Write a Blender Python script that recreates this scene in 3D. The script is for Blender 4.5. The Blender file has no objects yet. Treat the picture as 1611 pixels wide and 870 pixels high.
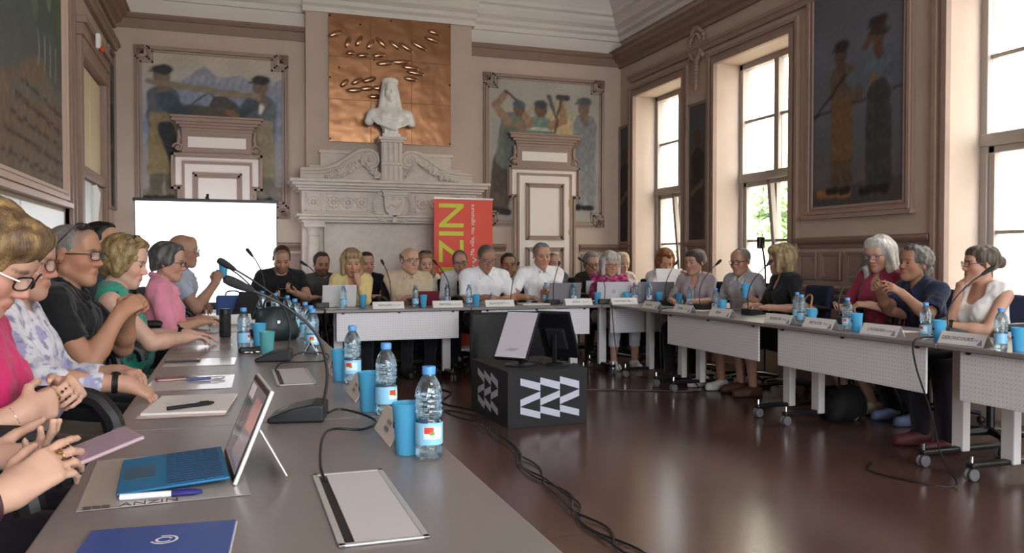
import bpy, math, random
import numpy as np
from mathutils import Vector, Matrix

random.seed(7)
SC = bpy.context.scene
COL = SC.collection
R = math.radians

# ------------------------------------------------------------------ camera
cam_data = bpy.data.cameras.new('camera')
cam_data.sensor_width = 36.0
cam_data.lens = 1300.0 / 1611.0 * 36.0
cam_data.clip_start = 0.02
cam_data.clip_end = 200
cam = bpy.data.objects.new('camera', cam_data)
COL.objects.link(cam)
cam.location = (0, 0, 1.2)
cam.rotation_euler = (R(90 - 1.19), 0, -math.atan(439.5 / 1300.0))
SC.camera = cam

# ------------------------------------------------------------------ light: overcast daylight through the windows
world = bpy.data.worlds.new('overcast_sky')
SC.world = world
world.use_nodes = True
bg = world.node_tree.nodes['Background']
bg.inputs['Color'].default_value = (0.95, 0.945, 1.0, 1)
bg.inputs['Strength'].default_value = 9.0
SC.view_settings.view_transform = 'Standard'
SC.view_settings.look = 'None'
SC.view_settings.exposure = 0.85
SC.view_settings.gamma = 1.0
SC.view_settings.use_curve_mapping = False
SC.cycles.max_bounces = 10
SC.cycles.diffuse_bounces = 6
SC.cycles.glossy_bounces = 4
SC.cycles.transmission_bounces = 10
SC.cycles.transparent_max_bounces = 12
SC.cycles.caustics_reflective = False
SC.cycles.caustics_refractive = False
SC.cycles.sample_clamp_indirect = 6.0


def portal(name, loc, rot, sx, sy):
    """a window opening announced to the renderer: it only guides sampling of the sky"""
    l = bpy.data.lights.new(name, 'AREA')
    l.shape = 'RECTANGLE'
    l.size, l.size_y = sx, sy
    l.cycles.is_portal = True
    o = bpy.data.objects.new(name, l)
    o.location = loc
    o.rotation_euler = rot
    COL.objects.link(o)


# windows: (y0, y1) on the right wall, (x0, x1) on the wall behind the camera
XL, XR, YB, YF = -1.35, 5.4, 11.0, -3.2
WIN = [(9.2, 10.52), (7.08, 8.46), (3.75, 5.12), (1.65, 3.02), (-1.7, -0.33)]
WINF = [(-1.0, 0.85), (1.1, 2.95), (3.2, 5.05)]  # unseen windows, assumed and enlarged to light the far side frontally
WZ0, WZ1 = 0.62, 3.49
FZ0, FZ1 = 0.35, 4.1
for a, b in WIN:
    portal('window_daylight', (5.93, (a + b) / 2, (WZ0 + WZ1) / 2), (0, R(90), 0), WZ1 - WZ0, b - a)
for a, b in WINF:
    portal('window_daylight', ((a + b) / 2, YF - 0.55, (FZ0 + FZ1) / 2), (R(90), 0, 0), b - a, FZ1 - FZ0)

# ------------------------------------------------------------------ materials
MATS = {}


def lin(c):
    return tuple((x / 12.92 if x <= 0.04045 else ((x + 0.055) / 1.055) ** 2.4) for x in c)


def hexc(h):
    h = h.lstrip('#')
    return lin(tuple(int(h[i:i + 2], 16) / 255 for i in (0, 2, 4)))


def new_mat(name):
    m = bpy.data.materials.new(name)
    m.use_nodes = True
    nt = m.node_tree
    return m, nt, nt.nodes['Principled BSDF']


def M(name, col='#808080', rough=0.5, metal=0.0, noise=0.0, nscale=20.0, bump=0.0, bscale=80.0, spec=0.5,
      trans=0.0, ior=1.45, emit=None, estr=0.0, alpha=1.0, sheen=0.0, coat=0.0, stretch=(1, 1, 1), subsurf=0.0):
    if name in MATS:
        return MATS[name]
    m, nt, b = new_mat(name)
    c = hexc(col) if isinstance(col, str) else col
    b.inputs['Base Color'].default_value = (*c, 1)
    b.inputs['Roughness'].default_value = rough
    b.inputs['Metallic'].default_value = metal
    b.inputs['Specular IOR Level'].default_value = spec
    b.inputs['Transmission Weight'].default_value = trans
    b.inputs['IOR'].default_value = ior
    b.inputs['Alpha'].default_value = alpha
    b.inputs['Sheen Weight'].default_value = sheen
    b.inputs['Coat Weight'].default_value = coat
    if subsurf:
        b.inputs['Subsurface Weight'].default_value = subsurf
        b.inputs['Subsurface Radius'].default_value = (0.012, 0.005, 0.003)
    if emit:
        b.inputs['Emission Color'].default_value = (*hexc(emit), 1)
        b.inputs['Emission Strength'].default_value = estr
    if noise or bump:
        tc = nt.nodes.new('ShaderNodeTexCoord')
        mp = nt.nodes.new('ShaderNodeMapping')
        mp.inputs['Scale'].default_value = stretch
        nt.links.new(tc.outputs['Object'], mp.inputs['Vector'])
    if noise:
        n = nt.nodes.new('ShaderNodeTexNoise')
        n.inputs['Scale'].default_value = nscale
        n.inputs['Detail'].default_value = 5
        nt.links.new(mp.outputs['Vector'], n.inputs['Vector'])
        r = nt.nodes.new('ShaderNodeValToRGB')
        r.color_ramp.elements[0].position = 0.3
        r.color_ramp.elements[1].position = 0.7
        r.color_ramp.elements[0].color = (*[x * (1 - noise) for x in c], 1)
        r.color_ramp.elements[1].color = (*[min(1, x * (1 + noise)) for x in c], 1)
        nt.links.new(n.outputs['Fac'], r.inputs['Fac'])
        nt.links.new(r.outputs['Color'], b.inputs['Base Color'])
    if bump:
        n = nt.nodes.new('ShaderNodeTexNoise')
        n.inputs['Scale'].default_value = bscale
        n.inputs['Detail'].default_value = 4
        nt.links.new(mp.outputs['Vector'], n.inputs['Vector'])
        bp = nt.nodes.new('ShaderNodeBump')
        bp.inputs['Strength'].default_value = bump
        bp.inputs['Distance'].default_value = 0.01
        nt.links.new(n.outputs['Fac'], bp.inputs['Height'])
        nt.links.new(bp.outputs['Normal'], b.inputs['Normal'])
    MATS[name] = m
    return m


def MV(name, rough=0.6, spec=0.3, bump=0.0, bscale=60.0, subsurf=0.0, sheen=0.0, metal=0.0):
    """material that takes its pigment from the mesh's colour attribute 'Col'"""
    if name in MATS:
        return MATS[name]
    m, nt, b = new_mat(name)
    a = nt.nodes.new('ShaderNodeAttribute')
    a.attribute_name = 'Col'
    nt.links.new(a.outputs['Color'], b.inputs['Base Color'])
    b.inputs['Roughness'].default_value = rough
    b.inputs['Specular IOR Level'].default_value = spec
    b.inputs['Sheen Weight'].default_value = sheen
    b.inputs['Metallic'].default_value = metal
    if subsurf:
        b.inputs['Subsurface Weight'].default_value = subsurf
        b.inputs['Subsurface Radius'].default_value = (0.010, 0.004, 0.002)
    if bump:
        tc = nt.nodes.new('ShaderNodeTexCoord')
        n = nt.nodes.new('ShaderNodeTexNoise')
        n.inputs['Scale'].default_value = bscale
        nt.links.new(tc.outputs['Object'], n.inputs['Vector'])
        bp = nt.nodes.new('ShaderNodeBump')
        bp.inputs['Strength'].default_value = bump
        bp.inputs['Distance'].default_value = 0.005
        nt.links.new(n.outputs['Fac'], bp.inputs['Height'])
        nt.links.new(bp.outputs['Normal'], b.inputs['Normal'])
    MATS[name] = m
    return m


# ------------------------------------------------------------------ mesh helpers
class MB:
    def __init__(s):
        s.v, s.f, s.m = [], [], []
        s.cur = 0

    def add(s, vs, fs):
        k = len(s.v)
        s.v += [tuple(p) for p in vs]
        s.f += [tuple(i + k for i in f) for f in fs]
        s.m += [s.cur] * len(fs)
        return s

    def box(s, c, d, rot=None):
        x, y, z = d[0] / 2, d[1] / 2, d[2] / 2
        vs = [Vector((i * x, j * y, k * z)) for i in (-1, 1) for j in (-1, 1) for k in (-1, 1)]
        if rot is not None:
            if not isinstance(rot, Matrix):
                rot = Matrix.Rotation(rot, 3, 'Z')
            vs = [rot @ q for q in vs]
        vs = [q + Vector(c) for q in vs]
        return s.add(vs, [(0, 1, 3, 2), (4, 6, 7, 5), (0, 4, 5, 1), (2, 3, 7, 6), (0, 2, 6, 4), (1, 5, 7, 3)])

    def bb(s, x0, x1, y0, y1, z0, z1):
        return s.box(((x0 + x1) / 2, (y0 + y1) / 2, (z0 + z1) / 2), (abs(x1 - x0), abs(y1 - y0), abs(z1 - z0)))

    def prism(s, pts, vec):
        n = len(pts)
        a = [Vector(p) for p in pts]
        b = [p + Vector(vec) for p in a]
        nrm = Vector((0, 0, 0))
        for i in range(n):
            nrm += a[i].cross(a[(i + 1) % n])
        fl = nrm.dot(Vector(vec)) < 0
        fs = [tuple(range(n - 1, -1, -1)), tuple(range(n, 2 * n))] + [(i, (i + 1) % n, n + (i + 1) % n, n + i) for i in range(n)]
        if fl:
            fs = [tuple(reversed(f)) for f in fs]
        return s.add(a + b, fs)

    def tube(s, pts, r, n=8, closed=False, caps=True):
        pts = [Vector(p) for p in pts]
        m = len(pts)
        rs = r if isinstance(r, (list, tuple)) else [r] * m
        up = None
        vs = []
        for i, p in enumerate(pts):
            if closed:
                t = pts[(i + 1) % m] - pts[i - 1]
            else:
                t = pts[min(i + 1, m - 1)] - pts[max(i - 1, 0)]
            if t.length < 1e-9:
                t = Vector((0, 0, 1))
            t.normalize()
            if up is None:
                up = Vector((0, 0, 1)) if abs(t.z) < 0.9 else Vector((1, 0, 0))
            u = (up - t * up.dot(t))
            if u.length < 1e-6:
                u = t.orthogonal()
            u.normalize()
            up = u
            w = t.cross(u)
            for j in range(n):
                a = 2 * math.pi * j / n
                vs.append(p + (u * math.cos(a) + w * math.sin(a)) * rs[i])
        fs = []
        for i in range(m if closed else m - 1):
            i2 = (i + 1) % m
            for j in range(n):
                j2 = (j + 1) % n
                fs.append((i * n + j, i * n + j2, i2 * n + j2, i2 * n + j))
        if caps and not closed:
            fs.append(tuple(range(n - 1, -1, -1)))
            fs.append(tuple((m - 1) * n + j for j in range(n)))
        return s.add(vs, fs)

    def lathe(s, prof, n=24, c=(0, 0, 0), cap=True, rot=None):
        vs = []
        for r, z in prof:
            for j in range(n):
                a = 2 * math.pi * j / n
                q = Vector((r * math.cos(a), r * math.sin(a), z))
                if rot is not None:
                    q = rot @ q
                vs.append(q + Vector(c))
        fs = []
        for i in range(len(prof) - 1):
            for j in range(n):
                j2 = (j + 1) % n
                fs.append((i * n + j, i * n + j2, (i + 1) * n + j2, (i + 1) * n + j))
        if cap:
            fs.append(tuple(range(n - 1, -1, -1)))
            fs.append(tuple((len(prof) - 1) * n + j for j in range(n)))
        return s.add(vs, fs)

    def ell(s, c, r, nu=12, nv=8, rot=None):
        vs, fs = [], []
        for i in range(nv + 1):
            t = math.pi * i / nv
            for j in range(nu):
                a = 2 * math.pi * j / nu
                q = Vector((r[0] * math.sin(t) * math.cos(a), r[1] * math.sin(t) * math.sin(a), r[2] * math.cos(t)))
                if rot is not None:
                    q = rot @ q
                vs.append(q + Vector(c))
        for i in range(nv):
            for j in range(nu):
                j2 = (j + 1) % nu
                fs.append((i * nu + j, (i + 1) * nu + j, (i + 1) * nu + j2, i * nu + j2))
        return s.add(vs, fs)

    def build(s, name, mat, parent=None, smooth=False, bevel=0.0, seg=2, ang=35):
        me = bpy.data.meshes.new(name)
        me.from_pydata(s.v, [], s.f)
        for mm in (mat if isinstance(mat, (list, tuple)) else [mat]):
            me.materials.append(mm)
        if any(s.m):
            me.polygons.foreach_set('material_index', s.m)
        if smooth:
            me.polygons.foreach_set('use_smooth', [True] * len(me.polygons))
            me.set_sharp_from_angle(angle=R(ang))
        me.update()
        o = bpy.data.objects.new(name, me)
        COL.objects.link(o)
        if parent is not None:
            o.parent = parent
        if bevel:
            bv = o.modifiers.new('bevel', 'BEVEL')
            bv.width = bevel
            bv.segments = seg
            bv.limit_method = 'ANGLE'
            bv.angle_limit = R(40)
        return o


def tag(o, label=None, cat=None, group=None, kind=None):
    if label:
        o['label'] = label
    if cat:
        o['category'] = cat
    if group:
        o['group'] = group
    if kind:
        o['kind'] = kind
    return o


def empty(name, loc=(0, 0, 0), rz=0.0, label=None, cat=None, group=None, kind=None):
    o = bpy.data.objects.new(name, None)
    o.empty_display_size = 0.1
    COL.objects.link(o)
    o.location = loc
    o.rotation_euler = (0, 0, rz)
    return tag(o, label, cat, group, kind)


def struct(o):
    o['kind'] = 'structure'
    return o


def copy_tree(o, parent=None):
    c = o.copy()
    COL.objects.link(c)
    if parent is not None:
        c.parent = parent
    for ch in list(o.children):
        copy_tree(ch, c)
    return c


def place(root, loc, rz=0.0, label=None, group=None, scale=None):
    root.location = loc
    root.rotation_euler = (0, 0, rz)
    if scale:
        root.scale = (scale,) * 3
    return tag(root, label, None, group)


def text_mesh(body, size, mat, parent, name='lettering', mtx=None, extrude=0.0006, align='CENTER', bold=0.0, xs=1.0):
    cu = bpy.data.curves.new('t', 'FONT')
    cu.body = body
    cu.size = size
    cu.align_x = align
    cu.align_y = 'CENTER'
    cu.extrude = extrude
    cu.offset = bold
    cu.resolution_u = 2
    t = bpy.data.objects.new('t', cu)
    COL.objects.link(t)
    dg = bpy.context.evaluated_depsgraph_get()
    me = bpy.data.meshes.new_from_object(t.evaluated_get(dg))
    bpy.data.objects.remove(t)
    if xs != 1.0:
        me.transform(Matrix.Diagonal((xs, 1, 1, 1)))
    if mtx is not None:
        me.transform(mtx)
    me.materials.clear()
    me.materials.append(mat)
    me.name = name
    o = bpy.data.objects.new(name, me)
    COL.objects.link(o)
    if parent is not None:
        o.parent = parent
    return o


def spline(pts, n=8):
    """Catmull-Rom through points"""
    P = [Vector(p) for p in pts]
    out = []
    for i in range(len(P) - 1):
        p0, p1, p2, p3 = P[max(i - 1, 0)], P[i], P[i + 1], P[min(i + 2, len(P) - 1)]
        for k in range(n):
            t = k / n
            out.append(0.5 * ((2 * p1) + (p2 - p0) * t + (2 * p0 - 5 * p1 + 4 * p2 - p3) * t * t + (3 * p1 - p0 - 3 * p2 + p3) * t ** 3))
    out.append(P[-1])
    return out


# ------------------------------------------------------------------ implicit surfaces -> one continuous mesh
F32 = np.float32


class Field:
    """groups of blended round cones and ellipsoids; evaluated only near each group's box"""

    def __init__(s):
        s.groups = {}
        s.noise = None
        s.post = None

    def g(s, grp):
        return s.groups.setdefault(grp, [])

    def cap(s, a, b, ra, rb=None, k=.02, grp='body', op=1, clip=None):
        s.g(grp).append(('c', np.array(a, F32), np.array(b, F32), ra, ra if rb is None else rb, k, op, clip))

    def ell(s, c, r, k=.02, grp='body', op=1, rot=None, clip=None):
        s.g(grp).append(('e', np.array(c, F32), np.array(r, F32), None if rot is None else np.array(rot, F32), 0, k, op, clip))

    def bounds(s, prims):
        lo, hi = np.full(3, 1e9), np.full(3, -1e9)
        for p in prims:
            if p[6] < 0:
                continue
            if p[0] == 'c':
                r = max(p[3], p[4])
                lo = np.minimum(lo, np.minimum(p[1], p[2]) - r); hi = np.maximum(hi, np.maximum(p[1], p[2]) + r)
            else:
                r = float(max(p[2]))
                lo = np.minimum(lo, p[1] - r); hi = np.maximum(hi, p[1] + r)
        return lo, hi

    def finish(s):
        s.bb = {k: s.bounds(v) for k, v in s.groups.items()}
        s.lo = np.min([b[0] for b in s.bb.values()], 0) - .03
        s.hi = np.max([b[1] for b in s.bb.values()], 0) + .03

    @staticmethod
    def prim(p, P):
        if p[0] == 'c':
            ba = p[2] - p[1]
            q = P - p[1]
            h = np.clip((q @ ba) / max(float(ba @ ba), 1e-9), 0, 1)
            q = q - h[:, None] * ba
            d = np.sqrt(np.einsum('ij,ij->i', q, q)) - (p[3] + h * (p[4] - p[3]))
        else:
            q = P - p[1]
            if p[3] is not None:
                q = q @ p[3].T
            a = q / p[2]
            k0 = np.sqrt(np.einsum('ij,ij->i', a, a))
            a = a / p[2]
            k1 = np.sqrt(np.einsum('ij,ij->i', a, a)) + 1e-6
            d = k0 * (k0 - 1) / k1
        if p[7] is not None:
            for n, c in p[7]:
                d = np.maximum(d, P @ np.array(n, F32) - c)
        return d

    def __call__(s, P):
        P = P.astype(F32)
        D = np.full(len(P), 1e3, F32)
        for key, prims in s.groups.items():
            lo, hi = s.bb[key]
            q = np.maximum(np.maximum(lo.astype(F32) - P, P - hi.astype(F32)), 0)
            bd = np.sqrt(np.einsum('ij,ij->i', q, q))
            near = bd < .06
            d = bd + .02
            if near.any():
                X = P[near]
                dd = np.full(len(X), 1e3, F32)
                for p in prims:
                    e = s.prim(p, X)
                    k = p[5]
                    if p[6] > 0:
                        h = np.maximum(k - np.abs(dd - e), 0) / k
                        dd = np.minimum(dd, e) - h * h * k * .25
                    else:
                        h = np.maximum(k - np.abs(dd + e), 0) / k
                        dd = np.maximum(dd, -e) + h * h * k * .25
                d[near] = dd
            k = .02
            h = np.maximum(k - np.abs(D - d), 0) / k
            D = np.minimum(D, d) - h * h * k * .25
        if s.noise is not None:
            D = D + s.noise(P)
        if s.post is not None:
            D = s.post(P, D)
        return D


OFF8 = np.array([(i, j, k) for i in (0, 1) for j in (0, 1) for k in (0, 1)], np.int64)


def polygonize(fn, h, levels=4):
    lo = fn.lo
    cs = h * 2 ** levels
    dims = np.maximum(np.ceil((fn.hi - lo) / cs).astype(int), 1)
    cells = np.stack(np.meshgrid(*[np.arange(d) for d in dims], indexing='ij'), -1).reshape(-1, 3).astype(np.int64)
    for l in range(levels, 0, -1):
        sz = h * 2 ** l
        d = fn(lo + (cells + .5) * sz)
        cells = cells[np.abs(d) < sz * 1.25 + .004]
        cells = (cells[:, None, :] * 2 + OFF8).reshape(-1, 3)
    d = fn(lo + (cells + .5) * h)
    cells = cells[np.abs(d) < h * 1.5 + .002]
    if not len(cells):
        return np.zeros((0, 3)), np.zeros((0, 4), int)
    S = 1 << 20
    key = lambda c: (c[..., 0] * S + c[..., 1]) * S + c[..., 2]
    ck = key(cells[:, None, :] + OFF8)
    uk, inv = np.unique(ck, return_inverse=True)
    inv = inv.reshape(ck.shape)
    pts = np.stack([uk // (S * S), (uk // S) % S, uk % S], -1)
    val = fn(lo + pts * h)
    cv = val[inv]
    neg = cv < 0
    act = neg.any(1) & ~neg.all(1)
    cells, cv, neg = cells[act], cv[act], neg[act]
    E = [(a, b) for a in range(8) for b in range(a + 1, 8) if np.abs(OFF8[a] - OFF8[b]).sum() == 1]
    acc = np.zeros((len(cells), 3)); cnt = np.zeros(len(cells))
    for a, b in E:
        x = neg[:, a] != neg[:, b]
        t = cv[:, a] / (cv[:, a] - cv[:, b] + 1e-12 * (cv[:, a] == cv[:, b]))
        p = OFF8[a] + t[:, None] * (OFF8[b] - OFF8[a])
        acc[x] += p[x]; cnt[x] += 1
    V = lo + (cells + acc / cnt[:, None]) * h
    kk = key(cells)
    order = np.argsort(kk)
    sk = kk[order]

    def find(c):
        q = key(c)
        i = np.minimum(np.searchsorted(sk, q), len(sk) - 1)
        return np.where(sk[i] == q, order[i], -1)
    Q = []
    for ax in range(3):
        bidx = {0: 4, 1: 2, 2: 1}[ax]
        x = neg[:, 0] != neg[:, bidx]
        c = cells[x]
        e1, e2 = np.zeros(3, np.int64), np.zeros(3, np.int64)
        e1[(ax + 1) % 3] = 1; e2[(ax + 2) % 3] = 1
        q = np.stack([np.nonzero(x)[0], find(c - e1), find(c - e1 - e2), find(c - e2)], 1)
        fl = ~neg[x][:, 0]
        q[fl] = q[fl][:, ::-1]
        Q.append(q[(q >= 0).all(1)])
    return V, np.concatenate(Q)


def mesh_obj(name, V, Q, mat, parent=None, col=None, smooth=True):
    me = bpy.data.meshes.new(name)
    me.vertices.add(len(V)); me.vertices.foreach_set('co', np.ascontiguousarray(V, F32).ravel())
    me.loops.add(Q.size); me.loops.foreach_set('vertex_index', Q.ravel().astype(np.int32))
    me.polygons.add(len(Q))
    me.polygons.foreach_set('loop_start', np.arange(0, Q.size, 4, dtype=np.int32))
    me.polygons.foreach_set('loop_total', np.full(len(Q), 4, np.int32))
    me.polygons.foreach_set('use_smooth', np.full(len(Q), smooth))
    me.update(calc_edges=True)
    me.validate()
    if col is not None:
        a = me.color_attributes.new('Col', 'FLOAT_COLOR', 'POINT')
        c4 = np.ones((len(V), 4), F32); c4[:, :3] = col
        a.data.foreach_set('color', c4.ravel())
    me.materials.append(mat)
    o = bpy.data.objects.new(name, me)
    COL.objects.link(o)
    if parent is not None:
        o.parent = parent
    return o


def vnoise(P, f, seed=0):
    """cheap smooth pseudo-noise, -1..1"""
    q = P * f
    s = seed * 1.7
    a = np.sin(q[:, 0] * 1.0 + 1.3 * np.sin(q[:, 1] * 1.1 + s) + s)
    b = np.sin(q[:, 1] * 1.2 + 1.4 * np.sin(q[:, 2] * .9 + s * 2) + 2.1 * s)
    c = np.sin(q[:, 2] * 1.1 + 1.2 * np.sin(q[:, 0] * 1.3 - s) - s)
    return (a * b + b * c + c * a) / 2.2


# ------------------------------------------------------------------ the room
m_wall = M('wall_paint', '#b8a698', 0.75, noise=0.05, nscale=3, bump=0.05, bscale=40)
m_wall2 = M('wall_paint_pale', '#ddd2ca', 0.7, noise=0.04, nscale=4)
m_trim = M('trim_paint', '#947c70', 0.55, noise=0.05, nscale=8)
m_trimd = M('trim_paint_brown', '#826a5c', 0.55, noise=0.06, nscale=8)
m_white = M('ceiling_paint', '#d5ccc5', 0.8, noise=0.03, nscale=2)
m_stone = M('carved_stone', '#cbbfb6', 0.6, noise=0.07, nscale=12, bump=0.08, bscale=60)
m_wood = M('window_frame_paint', '#a39a93', 0.45)
m_door = M('door_paint', '#e0d5ce', 0.5)

# floor: polished brown mottled stone
m_floor, nt, b = new_mat('polished_brown_floor')
tc = nt.nodes.new('ShaderNodeTexCoord')
n1 = nt.nodes.new('ShaderNodeTexNoise'); n1.inputs['Scale'].default_value = 1.1; n1.inputs['Detail'].default_value = 2; n1.inputs['Roughness'].default_value = 0.5
n2 = nt.nodes.new('ShaderNodeTexNoise'); n2.inputs['Scale'].default_value = 22; n2.inputs['Detail'].default_value = 6
mx = nt.nodes.new('ShaderNodeMath'); mx.operation = 'MULTIPLY_ADD'; mx.inputs[1].default_value = 0.12
rp = nt.nodes.new('ShaderNodeValToRGB')
e = rp.color_ramp.elements
e[0].position = 0.25; e[0].color = (*hexc('#4b3530'), 1)
e[1].position = 0.9; e[1].color = (*hexc('#6e544b'), 1)
k = e.new(0.58); k.color = (*hexc('#5c443c'), 1)
nt.links.new(tc.outputs['Object'], n1.inputs['Vector']); nt.links.new(tc.outputs['Object'], n2.inputs['Vector'])
nt.links.new(n2.outputs['Fac'], mx.inputs[0]); nt.links.new(n1.outputs['Fac'], mx.inputs[2])
nt.links.new(mx.outputs[0], rp.inputs['Fac']); nt.links.new(rp.outputs['Color'], b.inputs['Base Color'])
b.inputs['Roughness'].default_value = 0.22
b.inputs['Specular IOR Level'].default_value = 0.5
bp = nt.nodes.new('ShaderNodeBump'); bp.inputs['Strength'].default_value = 0.03; bp.inputs['Distance'].default_value = 0.01
nt.links.new(n1.outputs['Fac'], bp.inputs['Height']); nt.links.new(bp.outputs['Normal'], b.inputs['Normal'])

struct(MB().bb(XL - .3, XR + .5, YF - .5, YB + .3, -.12, 0).build('floor', m_floor))
struct(MB().bb(XL - .3, XR + .5, YF - .5, YB + .3, 5.15, 5.3).build('ceiling', m_white))


def wb(mb, w, a0, a1, z0, z1, o0, o1):
    """box on a wall: a = run along it, o = distance out from its face"""
    if w == 'B':
        return mb.bb(a0, a1, YB - o1, YB - o0, z0, z1)
    if w == 'R':
        return mb.bb(XR - o1, XR - o0, a0, a1, z0, z1)
    return mb.bb(XL + o0, XL + o1, a0, a1, z0, z1)


def wp(w, a, o, z):
    return {'B': (a, YB - o, z), 'R': (XR - o, a, z), 'L': (XL + o, a, z)}[w]


def run(mb, w, a0, a1, prof):
    """moulding: profile (out, z) swept along a wall"""
    p = [wp(w, a0, o, z) for o, z in prof]
    q = Vector(wp(w, a1, 0, 0)) - Vector(wp(w, a0, 0, 0))
    return mb.prism(p, q)


def fr(mb, w, a0, a1, z0, z1, t, o0, o1):
    wb(mb, w, a0, a1, z1 - t, z1, o0, o1); wb(mb, w, a0, a1, z0, z0 + t, o0, o1)
    wb(mb, w, a0, a0 + t, z0 + t, z1 - t, o0, o1); wb(mb, w, a1 - t, a1, z0 + t, z1 - t, o0, o1)
    return mb


def frame2(mb, w, a0, a1, z0, z1, t=.06, o=0.0, h=.03):
    """a moulded frame: flat, raised edge and inner bead"""
    fr(mb, w, a0, a1, z0, z1, t, o, o + h * .6)
    fr(mb, w, a0 + t * .12, a1 - t * .12, z0 + t * .12, z1 - t * .12, t * .38, o + h * .6, o + h)
    fr(mb, w, a0 + t * .72, a1 - t * .72, z0 + t * .72, z1 - t * .72, t * .28, o + h * .6, o + h * .8)
    return mb


# walls
wall_back = struct(MB().bb(XL - .3, XR + .5, YB, YB + .3, 0, 5.2).build('wall_back', m_wall))
wall_left = struct(MB().bb(XL - .3, XL, YF, YB, 0, 5.2).build('wall_left', m_wall))
mb = MB()
ys = sorted(WIN)
edges = [YF] + [v for w in ys for v in w] + [YB]
for i in range(0, len(edges), 2):
    mb.bb(XR, XR + .5, edges[i], edges[i + 1], 0, 5.2)
for a, c in ys:
    mb.bb(XR, XR + .5, a, c, 0, WZ0); mb.bb(XR, XR + .5, a, c, WZ1, 5.2)
wall_right = struct(mb.build('wall_right', m_wall))
mb = MB()
edges = [XL - .3] + [v for w in WINF for v in w] + [XR + .5]
for i in range(0, len(edges), 2):
    mb.bb(edges[i], edges[i + 1], YF - .5, YF, 0, 5.2)
for a, c in WINF:
    mb.bb(a, c, YF - .5, YF, 0, FZ0); mb.bb(a, c, YF - .5, YF, FZ1, 5.2)
wall_front = struct(mb.build('wall_front', m_wall))

# ceiling cornice with cove
CROWN = [(0, 4.36), (.05, 4.36), (.06, 4.42), (.11, 4.45), (.11, 4.50), (.18, 4.54), (.22, 4.60), (.22, 4.65), (.27, 4.67),
         (.27, 4.72), (.33, 4.80), (.45, 4.95), (.62, 5.07), (.85, 5.15), (0, 5.15)]
CR2 = [(o + .12, z) for o, z in CROWN[:-1]] + [(0, 5.15), (0, 4.36)]
for w, a0, a1, nm in (('B', XL, XR, 'trim_1'), ('R', YF, YB, 'trim_2'), ('L', YF, YB, 'trim_3')):
    struct(run(MB(), w, a0, a1, CROWN).build(nm, m_white, smooth=True, ang=25))
struct(run(MB(), 'B', .86, 3.14, CR2).build('trim_4', m_white, smooth=True, ang=25))

# brown frieze band, entablatures
BAND = [(0, 4.0), (.02, 4.0), (.025, 4.05), (.03, 4.11), (.05, 4.12), (.07, 4.15), (.07, 4.175), (0, 4.185)]
mb = MB(); run(mb, 'B', XL, .9, BAND); run(mb, 'B', 3.1, XR, BAND)
mb.build('frieze_band', m_trimd, wall_back)
ENT = [(0, 3.98), (.04, 3.98), (.05, 4.03), (.10, 4.06), (.12, 4.10), (.17, 4.13), (.17, 4.17), (.20, 4.2), (0, 4.22)]
run(MB(), 'R', YF, YB, ENT).build('frieze_band', m_trimd, wall_right)
run(MB(), 'L', YF, YB, ENT).build('frieze_band', m_trimd, wall_left)
ARC = [(0, 3.70), (.05, 3.70), (.07, 3.74), (.09, 3.75), (.09, 3.79), (0, 3.80)]
run(MB(), 'R', YF, 10.62, ARC).build('architrave_moulding', m_trim, wall_right)
run(MB(), 'L', 7.95, YB, ARC).build('architrave_moulding', m_trim, wall_left)

# pale strip between the band and the ceiling cornice
mb = MB(); wb(mb, 'B', XL, .9, 4.18, 4.37, 0, .006); wb(mb, 'B', 3.1, XR, 4.18, 4.37, 0, .006)
mb.build('upper_wall_strip', m_white, wall_back)
# chimney breast
MB().bb(.9, 3.1, YB - .12, YB, 0, 4.5).build('chimney_breast', m_wall, wall_back)

# dado rails, panels, skirting
RAIL = [(0, 1.31), (.025, 1.31), (.03, 1.34), (.05, 1.36), (.06, 1.38), (.06, 1.405), (0, 1.415)]
for w, par, segs in (('B', wall_back, [(XL, -.78), (.45, .9), (3.1, 3.62), (4.74, XR)]), ('R', wall_right, [(10.56, 11), (8.6, 9.1), (5.28, 6.98), (3.12, 3.65), (-.2, 1.55)])):
    mb = MB(); mbp = MB()
    for a0, a1 in segs:
        run(mb, w, a0, a1, RAIL)
        run(mbp, w, a0, a1, [(0, .90), (.03, .90), (.035, .93), (.02, .96), (0, .97)])
        wb(mbp, w, a0, a1, 0, .16, 0, .03)
        n = max(1, round((a1 - a0) / .31))
        st = (a1 - a0) / n
        for i in range(n):
            p = frame2(MB(), w, a0 + i * st + .03, a0 + (i + 1) * st - .03, 1.0, 1.275, .04, 0, .03)
            wb(p, w, a0 + i * st + .08, a0 + (i + 1) * st - .08, 1.05, 1.225, 0, .015)
            p.build('wall_panel', m_trim, par)
            frame2(MB(), w, a0 + i * st + .03, a0 + (i + 1) * st - .03, .22, .86, .04, 0, .03).build('wall_panel', m_trim, par)
    mb.build('dado_rail', m_trimd, par); mbp.build('dado_moulding', m_trim, par)

# ---------------------------------------------------------------- windows
m_glass, nt, b = new_mat('window_glass')
tr = nt.nodes.new('ShaderNodeBsdfTransparent'); tr.inputs['Color'].default_value = (.93, .96, .95, 1)
gl = nt.nodes.new('ShaderNodeBsdfGlossy'); gl.inputs['Roughness'].default_value = .02
mxs = nt.nodes.new('ShaderNodeMixShader'); mxs.inputs['Fac'].default_value = .06
nt.links.new(tr.outputs[0], mxs.inputs[1]); nt.links.new(gl.outputs[0], mxs.inputs[2])
nt.links.new(mxs.outputs[0], nt.nodes['Material Output'].inputs['Surface'])
wi = 0


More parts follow.
